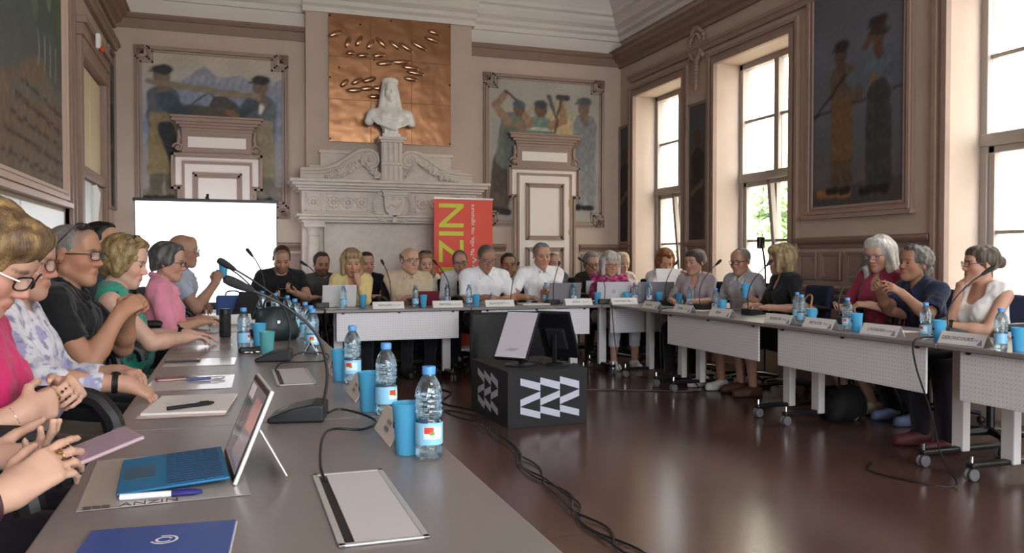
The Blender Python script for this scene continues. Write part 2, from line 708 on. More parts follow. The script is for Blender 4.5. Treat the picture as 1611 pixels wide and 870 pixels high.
def make_window(frame_pt, a0, a1, rev, WZ0=WZ0, WZ1=WZ1):
    """frame_pt(a, out, z) -> world; out = 0 on the window plane, positive into the room"""
    global wi
    wi += 1
    root = struct(empty('window_%d' % wi, frame_pt((a0 + a1) / 2, 0, WZ0)))
    inv = Matrix.Translation(-root.location)

    def bx(mb, p0, p1, q0, q1, z0, z1):
        A, B = Vector(frame_pt(p0, q0, z0)), Vector(frame_pt(p1, q1, z1))
        A, B = inv @ A, inv @ B
        mb.bb(min(A.x, B.x), max(A.x, B.x), min(A.y, B.y), max(A.y, B.y), min(A.z, B.z), max(A.z, B.z))
    t = .065
    zt = 2.15
    c = (a0 + a1) / 2
    mb = MB()
    bx(mb, a0, a0 + t, -.05, .05, WZ0, WZ1); bx(mb, a1 - t, a1, -.05, .05, WZ0, WZ1)
    bx(mb, a0, a1, -.05, .05, WZ1 - t, WZ1); bx(mb, a0, a1, -.05, .05, WZ0, WZ0 + t)
    bx(mb, a0, a1, -.05, .06, zt - .05, zt + .05)
    bx(mb, c - .04, c + .04, -.04, .045, zt, WZ1)
    mb.build('window_frame', m_wood, root, bevel=.006)
    for (p, q) in ((a0 + t, c - .04), (c + .04, a1 - t)):
        bx2 = MB(); bx(bx2, p, q, -.015, .015, 2.80, 2.83); bx2.build('glazing_bar', m_wood, root)
        for z0, z1 in ((zt + .05, 2.80), (2.83, WZ1 - t)):
            g = MB(); bx(g, p, q, -.003, .003, z0, z1); g.build('pane', m_glass, root)
    # lower sashes, tilted into the room about their foot
    for k, (p, q) in enumerate(((a0 + t, c), (c, a1 - t))):
        z0, z1 = WZ0 + t, zt - .05
        foot = inv @ Vector(frame_pt((p + q) / 2, .0, z0))
        sash = empty('casement', foot)
        sash.parent = root
        ax = (Vector(frame_pt(1, 0, 0)) - Vector(frame_pt(0, 0, 0)))
        out = (Vector(frame_pt(0, 1, 0)) - Vector(frame_pt(0, 0, 0)))
        ang = R(5.5) if k == (0 if rev else 1) else 0.0
        sash.rotation_mode = 'QUATERNION'
        from mathutils import Quaternion
        rotax = Vector((0, 0, 1)).cross(out).normalized()
        sash.rotation_quaternion = Quaternion(rotax, ang)
        inv2 = Matrix.Translation(-foot) @ inv

        def by(mb, p0, p1, q0, q1, zz0, zz1):
            A, B = inv2 @ Vector(frame_pt(p0, q0, zz0)), inv2 @ Vector(frame_pt(p1, q1, zz1))
            mb.bb(min(A.x, B.x), max(A.x, B.x), min(A.y, B.y), max(A.y, B.y), min(A.z, B.z), max(A.z, B.z))
        mb = MB()
        s = .055
        by(mb, p, p + s, -.03, .03, z0, z1); by(mb, q - s, q, -.03, .03, z0, z1)
        by(mb, p, q, -.03, .03, z0, z0 + s); by(mb, p, q, -.03, .03, z1 - s, z1)
        by(mb, p, q, -.015, .015, 1.40, 1.43)
        sash_o = mb.build('sash', m_wood, sash, bevel=.005)
        for zz0, zz1 in ((z0 + s, 1.40), (1.43, z1 - s)):
            g = MB(); by(g, p + s, q - s, -.003, .003, zz0, zz1); g.build('pane', m_glass, sash)
    sl = MB(); bx(sl, a0 - .02, a1 + .02, .05, .40, WZ0 - .05, WZ0)
    sl.build('window_sill', m_stone, root, bevel=.008)
    return root


for a, c in WIN:
    make_window(lambda p, o, z: (5.76 - o, p, z), a, c, True)
    # architrave around the opening
    mb = MB()
    for s0, s1, oo in ((0, .05, .05), (.05, .10, .03), (.10, .14, .055)):
        wb(mb, 'R', a - s1, a - s0, 0, WZ1 + s1, 0, oo); wb(mb, 'R', c + s0, c + s1, 0, WZ1 + s1, 0, oo)
        wb(mb, 'R', a - s0, c + s0, WZ1 + s0, WZ1 + s1, 0, oo)
    mb.build('window_architrave', m_trim, wall_right)
for a, c in WINF:
    make_window(lambda p, o, z: (p, YF - .36 + o, z), a, c, False, FZ0, FZ1)

# ---------------------------------------------------------------- outside
struct(MB().bb(5.9, 60, -40, 60, -1.2, -1.0).build('courtyard_ground', M('pale_gravel', '#b8ad9a', .9, noise=.15, nscale=5)))
bld = empty('neighbour_building', (13.5, 9, -1.0), 0, 'pale stone building across the courtyard outside the windows', 'building')  # height and nearness shaped so the right windows see less sky
MB().bb(0, 6, -14, 26, 0, 13).build('wall', M('outside_stone', '#d8cbb4', .85, noise=.12, nscale=2), bld)
MB().prism([(-.4, -14.3, 13), (-.4, 26.3, 13), (3, 26.3, 16), (3, -14.3, 16)], (.3, 0, -.2)).build('roof', M('slate', '#6f6d70', .7, noise=.15, nscale=6), bld)
mw = M('outside_window', '#a3aab0', .2)
for j in range(10):
    for k in range(3):
        MB().bb(-.06, .02, -10 + j * 3.4, -8.8 + j * 3.4, 1.5 + k * 3.4, 3.7 + k * 3.4).build('window', mw, bld)
m_leaf = M('outside_leaves', '#9db584', .6, noise=.3, nscale=9)
m_bark = M('outside_bark', '#5d4a3a', .9)


def outside_tree(loc, h, r, label):
    rt = empty('tree', loc, 0, label, 'tree', 'courtyard trees')
    MB().tube([(0, 0, 0), (.05, .03, h * .5), (0, 0, h * .8)], [.14, .1, .05], 8).build('trunk', m_bark, rt, smooth=True)
    rr = random.Random(int(h * 100))
    vs, fs = [], []
    for i in range(1500):
        d = Vector((rr.gauss(0, 1), rr.gauss(0, 1), rr.gauss(0, 1))).normalized() * r * rr.random() ** .4
        d.z *= 1.3
        q = Vector((0, 0, h * .72)) + d
        a, c = Vector((rr.uniform(-1, 1), rr.uniform(-1, 1), rr.uniform(-1, 1))).normalized() * .12, Vector((rr.uniform(-1, 1), rr.uniform(-1, 1), rr.uniform(-1, 1))).normalized() * .12
        kk = len(vs)
        vs += [q - a, q + c, q + a, q - c]
        fs.append((kk, kk + 1, kk + 2, kk + 3))
    mb = MB(); mb.add(vs, fs)
    tag(mb.build('foliage', m_leaf, rt), kind='stuff')


outside_tree((11.9, 15.6, -1), 4.6, .9, 'leafy green tree behind the second window from the fireplace wall')
outside_tree((12.4, 6.2, -1), 4.6, .9, 'leafy green tree behind the nearest window at right')
outside_tree((11.5, 19.0, -1), 2.6, .7, 'low green bush behind the farthest window')
# ------------------------------------------------------------------ people
def nz(v):
    v = np.array(v, float)
    return v / (np.linalg.norm(v) + 1e-9)


def rotx(a):
    c, s = math.cos(a), math.sin(a)
    return np.array([[1, 0, 0], [0, c, -s], [0, s, c]])


def roty(a):
    c, s = math.cos(a), math.sin(a)
    return np.array([[c, 0, s], [0, 1, 0], [-s, 0, c]])


def rotz(a):
    c, s = math.cos(a), math.sin(a)
    return np.array([[c, -s, 0], [s, c, 0], [0, 0, 1]])


HEAD = {'cran': ((0, -.014, .036), (.076, .097, .084)), 'face': ((0, .030, -.036), (.060, .062, .082))}


def head_prims(F, tr, rot, s, jaw=1.0, fem=False, nose=1.0):
    g = 'head'
    e = lambda c, r, k=.02, op=1, rr=None: F.ell(tr(c), np.array(r) * s, k * s, g, op, rot.T if rr is None else (rr.T @ rot.T))
    c = lambda a, b, ra, rb=None, k=.02, op=1: F.cap(tr(a), tr(b), ra * s, None if rb is None else rb * s, k * s, g, op)
    e(*HEAD['cran'])
    e(HEAD['face'][0], (.060 * jaw, .062, .082), .03)
    for sx in (-1, 1):
        c((sx * .054 * jaw, -.002, -.058), (sx * .012, .064, -.098), .017, .015, .035)
        e((sx * .040, .058, -.026), (.026, .026, .026), .03)
    e((0, .068, -.100), (.022, .017, .017), .03)
    c((-.034, .079, .020), (.034, .079, .020), .011 if fem else .0135, None, .022)
    e((0, .062, .055), (.055, .03, .05), .03)
    for sx in (-1, 1):
        e((sx * .031, .101, .002), (.018, .017, .012), .012, -1)
    for sx in (-1, 1):
        e((sx * .031, .0795, .0065), (.0140, .0135, .0085), .004)
        e((sx * .031, .0780, -.0085), (.0135, .0125, .005), .004)
    c((0, .086, .010), (0, .110, -.030), .0080, .0115 * nose, .013)
    for sx in (-1, 1):
        e((sx * .012, .099, -.036), (.009, .011, .008), .008)
    e((0, .085, -.066), (.026, .014, .012), .014)
    e((0, .0915, -.0625), (.023, .008, .0050), .005)
    e((0, .0905, -.0720), (.019, .008, .0058), .005)
    e((0, .103, -.0672), (.022, .010, .0016), .003, -1)
    for sx in (-1, 1):
        e((sx * .078, -.010, -.004), (.009, .019, .032), .008, 1, rotx(-.2) @ rotz(sx * -.35))
        e((sx * .089, -.004, -.002), (.006, .010, .016), .006, -1)


def hand_prims(F, w, f, n, side, curl=.5, s=1.0, g='handR', spread=.12, pose=None):
    """w wrist, f finger direction, n palm normal, side +1: thumb towards +lat"""
    w, f = np.array(w, float), nz(f)
    n = nz(np.array(n, float) - f * np.dot(n, f))
    lat = np.cross(f, n) * side
    kn = []
    for i, o in enumerate((.029, .010, -.009, -.027)):
        ln = (.086, .090, .086, .078)[i]
        p = w + (f * ln + lat * o - n * .004) * s
        kn.append(p)
        F.cap(w + (f * .012 + lat * o * .62) * s, p, .0145 * s, .0118 * s, .016, g)
    F.cap(w + (f * .030 + lat * .012 + n * .006) * s, w + (f * .07 + lat * .005 + n * .004) * s, .016 * s, .014 * s, .016, g)
    segs = ((.043, .027, .022), (.047, .031, .023), (.043, .029, .022), (.033, .021, .019))
    for i in range(4):
        cu = curl if not isinstance(curl, (list, tuple)) else curl[i]
        a = 0.0
        p = kn[i]
        d0 = nz(f + lat * (1.5 - i) * spread * .5)
        rad = (.0088, .0090, .0086, .0076)[i] * s
        for j in range(3):
            a += cu * (1.1, 1.35, .9)[j]
            d = d0 * math.cos(a) + n * math.sin(a)
            q = p + d * segs[i][j] * s
            F.cap(p, q, rad * (1 - .06 * j), rad * (.94 - .06 * j), .004, g)
            p = q
    t0 = w + (f * .022 + lat * .024 + n * .006) * s
    d1 = nz(f * .75 + lat * .75 + n * .30)
    t1 = t0 + d1 * .044 * s
    cu0 = curl if not isinstance(curl, (list, tuple)) else curl[0]
    d2 = nz(f * .95 + lat * (.45 - .5 * cu0) + n * (.15 + .35 * cu0))
    t2 = t1 + d2 * .033 * s
    t3 = t2 + nz(d2 + n * .1 - lat * .1) * .026 * s
    F.cap(t0, t1, .0155 * s, .0115 * s, .012, g)
    F.cap(t1, t2, .0108 * s, .0098 * s, .005, g)
    F.cap(t2, t3, .0096 * s, .0078 * s, .005, g)
    return lat


def ik(sh, w, a, b, hint):
    v = w - sh
    d = np.linalg.norm(v)
    m = (a + b) * .995
    if d > m:
        w = sh + v / d * m
        v = w - sh; d = m
    d = max(d, abs(a - b) + .02)
    x = (a * a - b * b + d * d) / (2 * d)
    hh = math.sqrt(max(a * a - x * x, 0))
    u = v / np.linalg.norm(v)
    p = np.array(hint, float) - u * np.dot(hint, u)
    return sh + u * x + nz(p) * hh, w


DBG = []
SKIN = MV('skin', .5, .35, subsurf=.08)
HAIRM = MV('hair_strands', .5, .35)
_nt = HAIRM.node_tree
_tc = _nt.nodes.new('ShaderNodeTexCoord'); _mp = _nt.nodes.new('ShaderNodeMapping'); _mp.inputs['Scale'].default_value = (320, 320, 14)
_n = _nt.nodes.new('ShaderNodeTexNoise'); _n.inputs['Scale'].default_value = 1.0; _n.inputs['Detail'].default_value = 3
_r = _nt.nodes.new('ShaderNodeMapRange'); _r.inputs['From Min'].default_value = .3; _r.inputs['From Max'].default_value = .7; _r.inputs['To Min'].default_value = .55; _r.inputs['To Max'].default_value = 1.3
_m = _nt.nodes.new('ShaderNodeVectorMath'); _m.operation = 'SCALE'
_at = next(n for n in _nt.nodes if n.type == 'ATTRIBUTE'); _bs = _nt.nodes['Principled BSDF']
_nt.links.new(_tc.outputs['Object'], _mp.inputs['Vector']); _nt.links.new(_mp.outputs['Vector'], _n.inputs['Vector']); _nt.links.new(_n.outputs['Fac'], _r.inputs['Value'])
_nt.links.new(_at.outputs['Color'], _m.inputs[0]); _nt.links.new(_r.outputs['Result'], _m.inputs['Scale']); _nt.links.new(_m.outputs[0], _bs.inputs['Base Color'])
_b = _nt.nodes.new('ShaderNodeBump'); _b.inputs['Strength'].default_value = .45; _b.inputs['Distance'].default_value = .004
_nt.links.new(_n.outputs['Fac'], _b.inputs['Height']); _nt.links.new(_b.outputs['Normal'], _bs.inputs['Normal'])
CLOTH = MV('woven_cloth', .85, .2, bump=.08, bscale=350, sheen=.15)
M_EYE = M('eye_white', '#d8d4cf', .2)
M_IRIS = M('eye_iris', '#2c2019', .15)
M_FRAME_D = M('spectacle_frame_dark', '#1b1412', .3)
M_FRAME_B = M('spectacle_frame_brown', '#5a2a22', .3)
M_FRAME_W = M('spectacle_frame_white', '#e8e2d6', .3)
M_FRAME_M = M('spectacle_frame_metal', '#6d6862', .3, .8)
m_lens, nt, b = new_mat('spectacle_lens')
b.inputs['Base Color'].default_value = (.9, .9, .9, 1); b.inputs['Alpha'].default_value = .13; b.inputs['Roughness'].default_value = .05
m_shade, nt, b = new_mat('tinted_lens')
b.inputs['Base Color'].default_value = (.02, .015, .015, 1); b.inputs['Alpha'].default_value = .85; b.inputs['Roughness'].default_value = .08


def make_glasses(root, tr, s, mat, lens=None, dz=0.0, dy=0.0, tilt=0.0, name='glasses', round_=False):
    g, tp = MB(), MB()
    A = rotx(tilt)

    def T(p):
        q = A @ (np.array(p) - np.array((0, .02, .0))) + np.array((0, .02, .0)) + np.array((0, dy, dz))
        return tr(q)
    for sx in (-1, 1):
        pts = []
        for i in range(20):
            a = 2 * math.pi * i / 20
            n = .55 if not round_ else .9
            ca, sa = math.cos(a), math.sin(a)
            pts.append((sx * .032 + .0245 * math.copysign(abs(ca) ** n, ca), .112 - .006 * (abs(sx * .032 + .024 * ca) / .05) ** 2 * 2, .001 + (.017 if not round_ else .021) * math.copysign(abs(sa) ** n, sa)))
        g.tube([T(p) for p in pts], .0022 * s, 6, closed=True)
        tp.tube([T((sx * .056, .104, .008)), T((sx * .072, .075, .008)), T((sx * .079, .02, .006)), T((sx * .082, -.012, .004)), T((sx * .081, -.035, -.018))], .0022 * s, 6)
        l = MB()
        l.add([T(p) for p in pts], [tuple(range(20))])
        l.build('lens', lens or m_lens, root)
    g.tube([T((-.009, .111, .004)), T((0, .114, .007)), T((.009, .111, .004))], .0022 * s, 6)
    tp.build('glasses_temple', mat, root, smooth=True)
    return g.build(name, M_FRAME_D if mat is M_FRAME_W else mat, root, smooth=True)


def hair_field(style, s):
    F = Field()
    F.ell((0, -.018, .040), (.0835, .101, .090), .01, 'hair')
    face = lambda P: (P[:, 1] - .55 * P[:, 2] - .036)
    kill = None
    if style in ('short', 'crop', 'thin'):
        t = {'short': .0, 'crop': -.004, 'thin': -.005}[style]
        F.groups['hair'][0] = ('e', np.array((0, -.018, .038), F32), np.array((.084 + t, .101 + t, .091 + t), F32), None, 0, .01, 1, None)

        def post(P, D):
            D = np.maximum(D, face(P) + .004 * vnoise(P, 90, 2))
            return np.maximum(D, (-.03 + .45 * P[:, 1]) - P[:, 2])
        if style == 'short':
            F.ell((0, .035, .100), (.055, .045, .026), .03, 'hair')
    elif style == 'bald':
        def post(P, D):
            D = np.maximum(D, P[:, 1] - .02)
            D = np.maximum(D, P[:, 2] - (.045 - .25 * P[:, 1]))
            return np.maximum(D, (-.035 + .40 * P[:, 1]) - P[:, 2])
    elif style == 'bob':
        F.ell((0, -.028, .03), (.096, .100, .100), .03, 'hair')
        for sx in (-1, 1):
            F.cap((sx * .078, .015, .04), (sx * .080, .030, -.095), .030, .024, .03, 'hair')
            F.cap((sx * .060, -.06, .02), (sx * .062, -.055, -.10), .045, .034, .04, 'hair')
        F.cap((0, -.08, .02), (0, -.075, -.10), .05, .035, .04, 'hair')
        F.cap((-.055, .062, .085), (.05, .068, .080), .028, .024, .03, 'hair')
        F.ell((0, .045, .075), (.078, .050, .055), .02, 'hair')

        def post(P, D):
            e = np.sqrt((P[:, 0] / .060) ** 2 + ((P[:, 1] - .120) / .085) ** 2 + ((P[:, 2] + .055) / .098) ** 2) - 1
            return np.maximum(D, -e * .06)
    elif style in ('long', 'longwhite'):
        F.ell((0, -.028, .03), (.092, .100, .097), .03, 'hair')
        for sx in (-1, 1):
            F.cap((sx * .076, .005, .04), (sx * .088, .020, -.10), .028, .030, .03, 'hair')
            F.cap((sx * .088, .020, -.10), (sx * .092, .045, -.215), .032, .018, .03, 'hair')
            F.cap((sx * .055, -.06, .02), (sx * .068, -.065, -.20), .045, .035, .04, 'hair')
        F.cap((0, -.08, .02), (0, -.085, -.20), .05, .04, .04, 'hair')
        F.ell((0, .040, .080), (.076, .050, .052), .02, 'hair')

        def post(P, D):
            e = np.sqrt((P[:, 0] / .064) ** 2 + ((P[:, 1] - .120) / .090) ** 2 + ((P[:, 2] + .060) / .115) ** 2) - 1
            return np.maximum(D, -e * .06)
    elif style == 'curly':
        F.ell((0, -.025, .045), (.098, .105, .098), .03, 'hair')
        for sx in (-1, 1):
            F.ell((sx * .080, -.005, -.015), (.028, .045, .060), .03, 'hair')
        F.ell((0, -.075, -.03), (.075, .045, .065), .03, 'hair')
        F.ell((0, .045, .105), (.06, .045, .03), .03, 'hair')

        def post(P, D):
            e = np.sqrt((P[:, 0] / .066) ** 2 + ((P[:, 1] - .110) / .085) ** 2 + ((P[:, 2] + .040) / .105) ** 2) - 1
            return np.maximum(D, -e * .06)
    elif style == 'curlyshort':
        F.ell((0, -.030, .05), (.094, .102, .092), .03, 'hair')
        F.ell((0, -.075, -.03), (.072, .045, .065), .03, 'hair')
        F.ell((0, .035, .105), (.06, .045, .03), .03, 'hair')

        def post(P, D):
            D = np.maximum(D, face(P) - .012 + .008 * vnoise(P, 70, 2))
            return np.maximum(D, (-.035 + .55 * P[:, 1]) - P[:, 2])
    elif style == 'shortlady':
        F.ell((0, -.028, .045), (.090, .100, .095), .03, 'hair')
        F.ell((0, .042, .105), (.06, .042, .028), .03, 'hair')
        F.ell((0, -.07, -.025), (.070, .045, .06), .03, 'hair')
        for sx in (-1, 1):
            F.ell((sx * .078, .006, .015), (.018, .035, .04), .02, 'hair')

        def post(P, D):
            D = np.maximum(D, face(P) - .014 + .004 * vnoise(P, 70, 2))
            return np.maximum(D, (-.03 + .5 * P[:, 1]) - P[:, 2])
    elif style == 'bun':
        F.ell((0, -.024, .040), (.086, .102, .093), .02, 'hair')
        F.ell((0, .028, .072), (.076, .066, .056), .02, 'hair')
        F.ell((0, -.125, .02), (.042, .036, .042), .012, 'hair')
        F.cap((0, -.09, .03), (0, -.115, .02), .03, .03, .02, 'hair')

        def post(P, D):
            D = np.maximum(D, face(P) - .026)
            return np.maximum(D, (-.03 + .45 * P[:, 1]) - P[:, 2])
    F.finish()
    F.lo, F.hi = F.lo - .02, F.hi + .02
    F.post = post
    if 'curly' in style:
        F.noise = lambda P: .008 * vnoise(P, 60, 1) + .004 * vnoise(P, 130, 3)
    elif style in ('crop', 'thin', 'bald'):
        F.noise = lambda P: .001 * vnoise(P * np.array([1, .5, 1], F32), 200, 1)
    elif style in ('bob', 'long', 'longwhite', 'bun'):
        F.noise = lambda P: .0035 * vnoise(P * np.array([1, 1, .10], F32), 120, 1) + .003 * vnoise(P, 22, 4)
    else:
        F.noise = lambda P: .003 * vnoise(P * np.array([1, .45, .5], F32), 130, 1) + .004 * vnoise(P, 40, 2)
    return F


def person(X, Y, face, label, skin='#bd9580', sc=1.0, lean=6, side=0, twist=0, head=(0, 5, 0), fem=False, w=1.0, belly=0.0, res=.0095, cres=.0115, hres=.008,
           aL=None, aR=None, top=('tee', '#ffffff'), neck='crew', bottom=('trousers', '#23242b'), hair=('short', '#4a3d35'), glasses=None, shoes='#2a2624',
           beard=None, hs=1.0, group=None, jaw=1.0, seat=.46, knees=None, shades=None, z=0.0, nose=1.0, name='person', curlL=.45, curlR=.45, pattern=None, sleeve=None, collar=None, brow=None, earring=False, ank=-.03):
    rz = math.atan2(face[1], face[0]) - math.pi / 2
    root = empty(name, (X, Y, z), rz, label, 'person', group)
    Rw = rotz(-rz)
    toL = lambda p: (Rw @ (np.array(p, float) - np.array((X, Y, z))))
    sw = .182 * w * (0.93 if fem else 1.0)
    pel = np.array((0, 0, seat + .10))
    A = roty(R(side)) @ rotx(-R(lean)) @ rotz(R(twist))
    T = lambda p: pel + A @ ((np.array(p, float) - np.array((0, 0, .56))) * sc)
    nb = T((0, -.015, 1.075))
    hy, hp, hr = [R(v) for v in head]
    Hr = rotz(hy) @ rotx(-hp) @ roty(hr)
    hc = nb + (rotz(hy * .4) @ rotx(-(R(lean) * .6 + hp * .45)) @ roty(R(side) * .5)) @ np.array((0, .022, .148)) * sc
    hs = hs * sc * 1.04
    HT = lambda p: hc + Hr @ (np.array(p, float) * hs)
    shp = {-1: T((-sw, -.012, 1.015)), 1: T((sw, -.012, 1.015))}
    arms = {}
    for sx, a, cu in ((-1, aL, curlL), (1, aR, curlR)):
        a = a or {}
        wl = toL(a['w']) if 'w' in a else np.array((sx * .10, .36, .775)) + np.array((0, lean * .004, 0))
        el = np.array(a.get('el', (sx * .8, -.5, -1.0)), float)
        if 'elw' in a:
            el = Rw @ np.array(a['elw'], float)
        e, wl = ik(shp[sx], wl, .285 * sc, .250 * sc, el)
        f = Rw @ np.array(a['f'], float) if 'f' in a else nz(nz(wl - e) + np.array((-sx * .5, .1, -.1)))
        n = Rw @ np.array(a['n'], float) if 'n' in a else np.array((0, 0, -1.0))
        arms[sx] = (shp[sx], e, wl, f, n, a.get('curl', cu))
    kn = knees or ((-.12, .44, .51), (.12, .44, .51))
    legs = {}
    for i, sx in enumerate((-1, 1)):
        k_ = np.array(kn[i], float)
        an = np.array((k_[0] * 1.05, k_[1] + ank, .085))
        legs[sx] = (np.array((sx * .088 * w, .03, seat + .075)), k_, an)

    def torso(F, inf, kk=.05):
        fw = .94 if fem else 1.0
        E = lambda c, r, k=kk: F.ell(T(c), (np.array(r) + inf) * sc, k, 'body', 1, A.T)
        F.ell(pel + np.array((0, -.01, .005)), np.array((.172 * w + inf, .125 + inf, .115 + inf)) * sc, kk)
        E((0, .012 + belly * .6, .74), (.152 * w * fw + belly * .5, .108 + belly, .16))
        E((0, .008, .91), (.158 * w * fw, .108, .155))
        F.cap(T((-sw * .80, -.014, 1.02)), T((sw * .80, -.014, 1.02)), (.052 + inf) * sc, None, kk)
        for sx in (-1, 1):
            F.cap(T((0, -.022, 1.085)), T((sx * sw * .75, -.016, 1.045)), (.040 + inf) * sc, (.038 + inf) * sc, kk)
            if fem:
                F.ell(T((sx * .072, .088, .90)), (.066 + inf, .058 + inf, .066 + inf), .05, 'body')
            else:
                F.ell(T((sx * .075, .065, .95)), (.075 + inf, .05 + inf, .06 + inf), .05, 'body')

    # --- the body: one continuous skin surface
    F = Field()
    torso(F, -.006)
    F.cap(nb - np.array((0, 0, .02)), hc + Hr @ np.array((0, -.018, -.05)) * hs, (.054 if not fem else .046) * sc * (w * .5 + .5), (.052 if not fem else .045) * sc, .03)
    for sx in (-1, 1):
        s_, e_, w_, f_, n_, cu = arms[sx]
        th = (w * .6 + .4) * (.9 if fem else 1.0)
        F.cap(s_, e_, .050 * sc * th, .040 * sc * th, .03)
        F.cap(e_, e_ + (w_ - e_) * .35, .040 * sc * th, .041 * sc * th, .015)
        F.cap(e_ + (w_ - e_) * .3, w_, .041 * sc * th, .026 * sc * th, .015)
        hand_prims(F, w_, f_, n_, sx, cu, sc * (.92 if fem else 1.0) * 1.02, 'hand%d' % sx)
        F.cap(w_ - nz(w_ - e_) * .03, w_ + nz(f_) * .025, .025 * sc * th, .019 * sc, .02, 'hand%d' % sx)
        h0, k0, a0 = legs[sx]
        F.cap(h0, k0, .080 * w, .055, .03)
        F.cap(k0, k0 + (a0 - k0) * .4, .053, .050, .02)
        F.cap(k0 + (a0 - k0) * .4, a0, .050, .034, .02)
        F.cap(a0 + np.array((0, -.03, -.045)), a0 + np.array((0, .13, -.055)), .030, .024, .02)
    head_prims(F, HT, Hr, hs, jaw, fem, nose)
    F.finish()
    V, Q = polygonize(F, res)
    hl = ((V - hc) @ Hr) / hs
    sk = np.array(hexc(skin))
    C = np.tile(sk, (len(V), 1)) * (1 + .05 * vnoise(V, 30, 1) + .04 * vnoise(V, 80, 2))[:, None]
    inhead = np.abs(hl).max(1) < .14

    def blob(c, r, col, amt, soft=.5):
        d = np.sqrt((((hl - np.array(c)) / np.array(r)) ** 2).sum(1))
        a = np.clip((1 + soft - d) / soft, 0, 1) * amt * inhead
        C[:] = C * (1 - a[:, None]) + np.array(col) * a[:, None]
    red = sk * np.array((1.02, .72, .70))
    for sx in (-1, 1):
        blob((sx * .042, .07, -.03), (.028, .04, .026), red, .45, .8)
        blob((sx * .085, -.01, -.005), (.02, .03, .035), red, .35, .6)
    blob((0, .112, -.034), (.016, .02, .014), red, .45, .8)
    blob((0, .097, -.0672), (.023, .02, .009), sk * np.array((.82, .48, .46)) if fem else sk * np.array((.80, .58, .55)), .8, .35)
    hcol = np.array(hexc(hair[1]))
    bc = np.array(hexc(brow)) if brow else hcol * .8
    for sx in (-1, 1):
        blob((sx * .032, .095, .0225), (.020, .03, .0045), bc, .75, .5)
        blob((sx * .031, .095, .004), (.017, .02, .008), sk * .55, .5, .6)
    if beard:
        bcol = np.array(hexc(beard[0]))
        a = np.clip((-.035 - hl[:, 2] + .02 * (hl[:, 1] < .05)) / .02, 0, 1) * (hl[:, 1] > -.005) * inhead * (hl[:, 2] > -.125) * beard[1]
        a *= 1 - np.clip(1.2 - np.sqrt((hl[:, 0] / .022) ** 2 + ((hl[:, 2] + .0675) / .008) ** 2), 0, 1)
        C = C * (1 - a[:, None]) + bcol * a[:, None]
    if hair[0] in ('thin', 'crop'):
        a = np.clip((hl[:, 2] - .0) / .04, 0, 1) * np.clip((.036 + .55 * hl[:, 2] - hl[:, 1]) / .01, 0, 1) * inhead * .5
        C = C * (1 - a[:, None]) + hcol * a[:, None]
    mesh_obj('body', V, Q, SKIN, root, C)
    # eyes
    for sx in (-1, 1):
        mb = MB()
        mb.ell((0, 0, 0), (.0115 * hs,) * 3, 12, 10, Matrix.Rotation(R(-90), 3, 'X'))
        me = [HT((sx * .031, .0795, .001)) + Hr @ np.array(p) for p in mb.v]
        mb.v = [tuple(p) for p in me]
        mb.m = [1 if i < 12 * 3 else 0 for i in range(len(mb.f))]
        mb.build('eye', [M_EYE, M_IRIS], root, smooth=True)
    # --- hair
    if hair[0] != 'none':
        HF = hair_field(hair[0], hs)
        HV, HQ = polygonize(HF, hres / hs, 3)
        if len(HV):
            n = .30 * vnoise(HV * np.array([1, 1, .12]), 170, 3) + .22 * vnoise(HV * np.array([1, .6, .3]), 60, 5) + .1 * vnoise(HV, 25, 6)
            hcx = np.tile(hcol, (len(HV), 1)) * (1 + n)[:, None]
            if len(hair) > 2:
                t = np.clip(.5 + 1.1 * vnoise(HV * np.array([1, 1, .15]), 75, 8), 0, 1)[:, None]
                hcx = hcx * (1 - t) + np.array(hexc(hair[2])) * (1 + n)[:, None] * t
            mesh_obj('hair', (hc + (HV * hs) @ Hr.T), HQ, HAIRM, root, np.clip(hcx, 0, 1))
    # --- top garment
    kind, tcol = top
    sl = sleeve if sleeve is not None else {'tee': .62, 'long': 2.0, 'none': 0.0, 'roll': 1.15, 'cap': .3}[kind]
    G = Field()
    torso(G, .010, .06)
    for sx in (-1, 1):
        s_, e_, w_, f_, n_, cu = arms[sx]
        th = (w * .6 + .4) * (.92 if fem else 1.0)
        if sl > 0:
            t1 = min(sl, 1.0)
            q = s_ + (e_ - s_) * t1
            cl = None
            if sl < 1.0:
                ax = nz(e_ - s_)
                cl = [(ax, float(ax @ q))]
            G.cap(s_, s_ + (e_ - s_) * (t1 + (.1 if sl < 1 else 0)), .062 * sc * th, (.060 if sl < 1.0 else .050) * sc * th, .05, clip=cl)
            if sl > 1:
                u = e_ + (w_ - e_) * min(sl - 1, .93)
                ax = nz(w_ - e_)
                G.cap(e_, u + ax * .02, .050 * sc * th, (.036 if sl > 1.5 else .048) * sc * th, .03, clip=[(ax, float(ax @ u))])
    up = A @ np.array((0, 0, 1.0))
    if neck == 'v':
        G.ell(T((0, .11, 1.07)), (.050, .085, .13), .008, 'body', -1, A.T)
        G.cap(nb, nb + up * .2, .064 * sc, .085, .01, 'body', -1)
    elif neck == 'scoop':
        G.ell(T((0, .10, 1.10)), (.095, .11, .13), .008, 'body', -1, A.T)
        G.cap(nb, nb + up * .2, .075 * sc, .095, .01, 'body', -1)
    else:
        G.cap(T((0, .012, 1.085)), T((0, .012, 1.085)) + up * .2, .066 * sc * (w * .5 + .5), .10, .01, 'body', -1)
    G.finish()
    amp = 1.0
    G.noise = lambda P: amp * (.0065 * vnoise(P * np.array([1, 1, .6], F32), 26, 3) + .0045 * vnoise(P * np.array([1.3, 1, .8], F32), 55, 5) + .003 * vnoise(P * np.array([1, 1, .55], F32), 120, 9))
    hem = seat + .02
    base_post = lambda P, D: np.maximum(D, hem - P[:, 2])
    G.post = base_post
    CV, CQ = polygonize(G, cres)
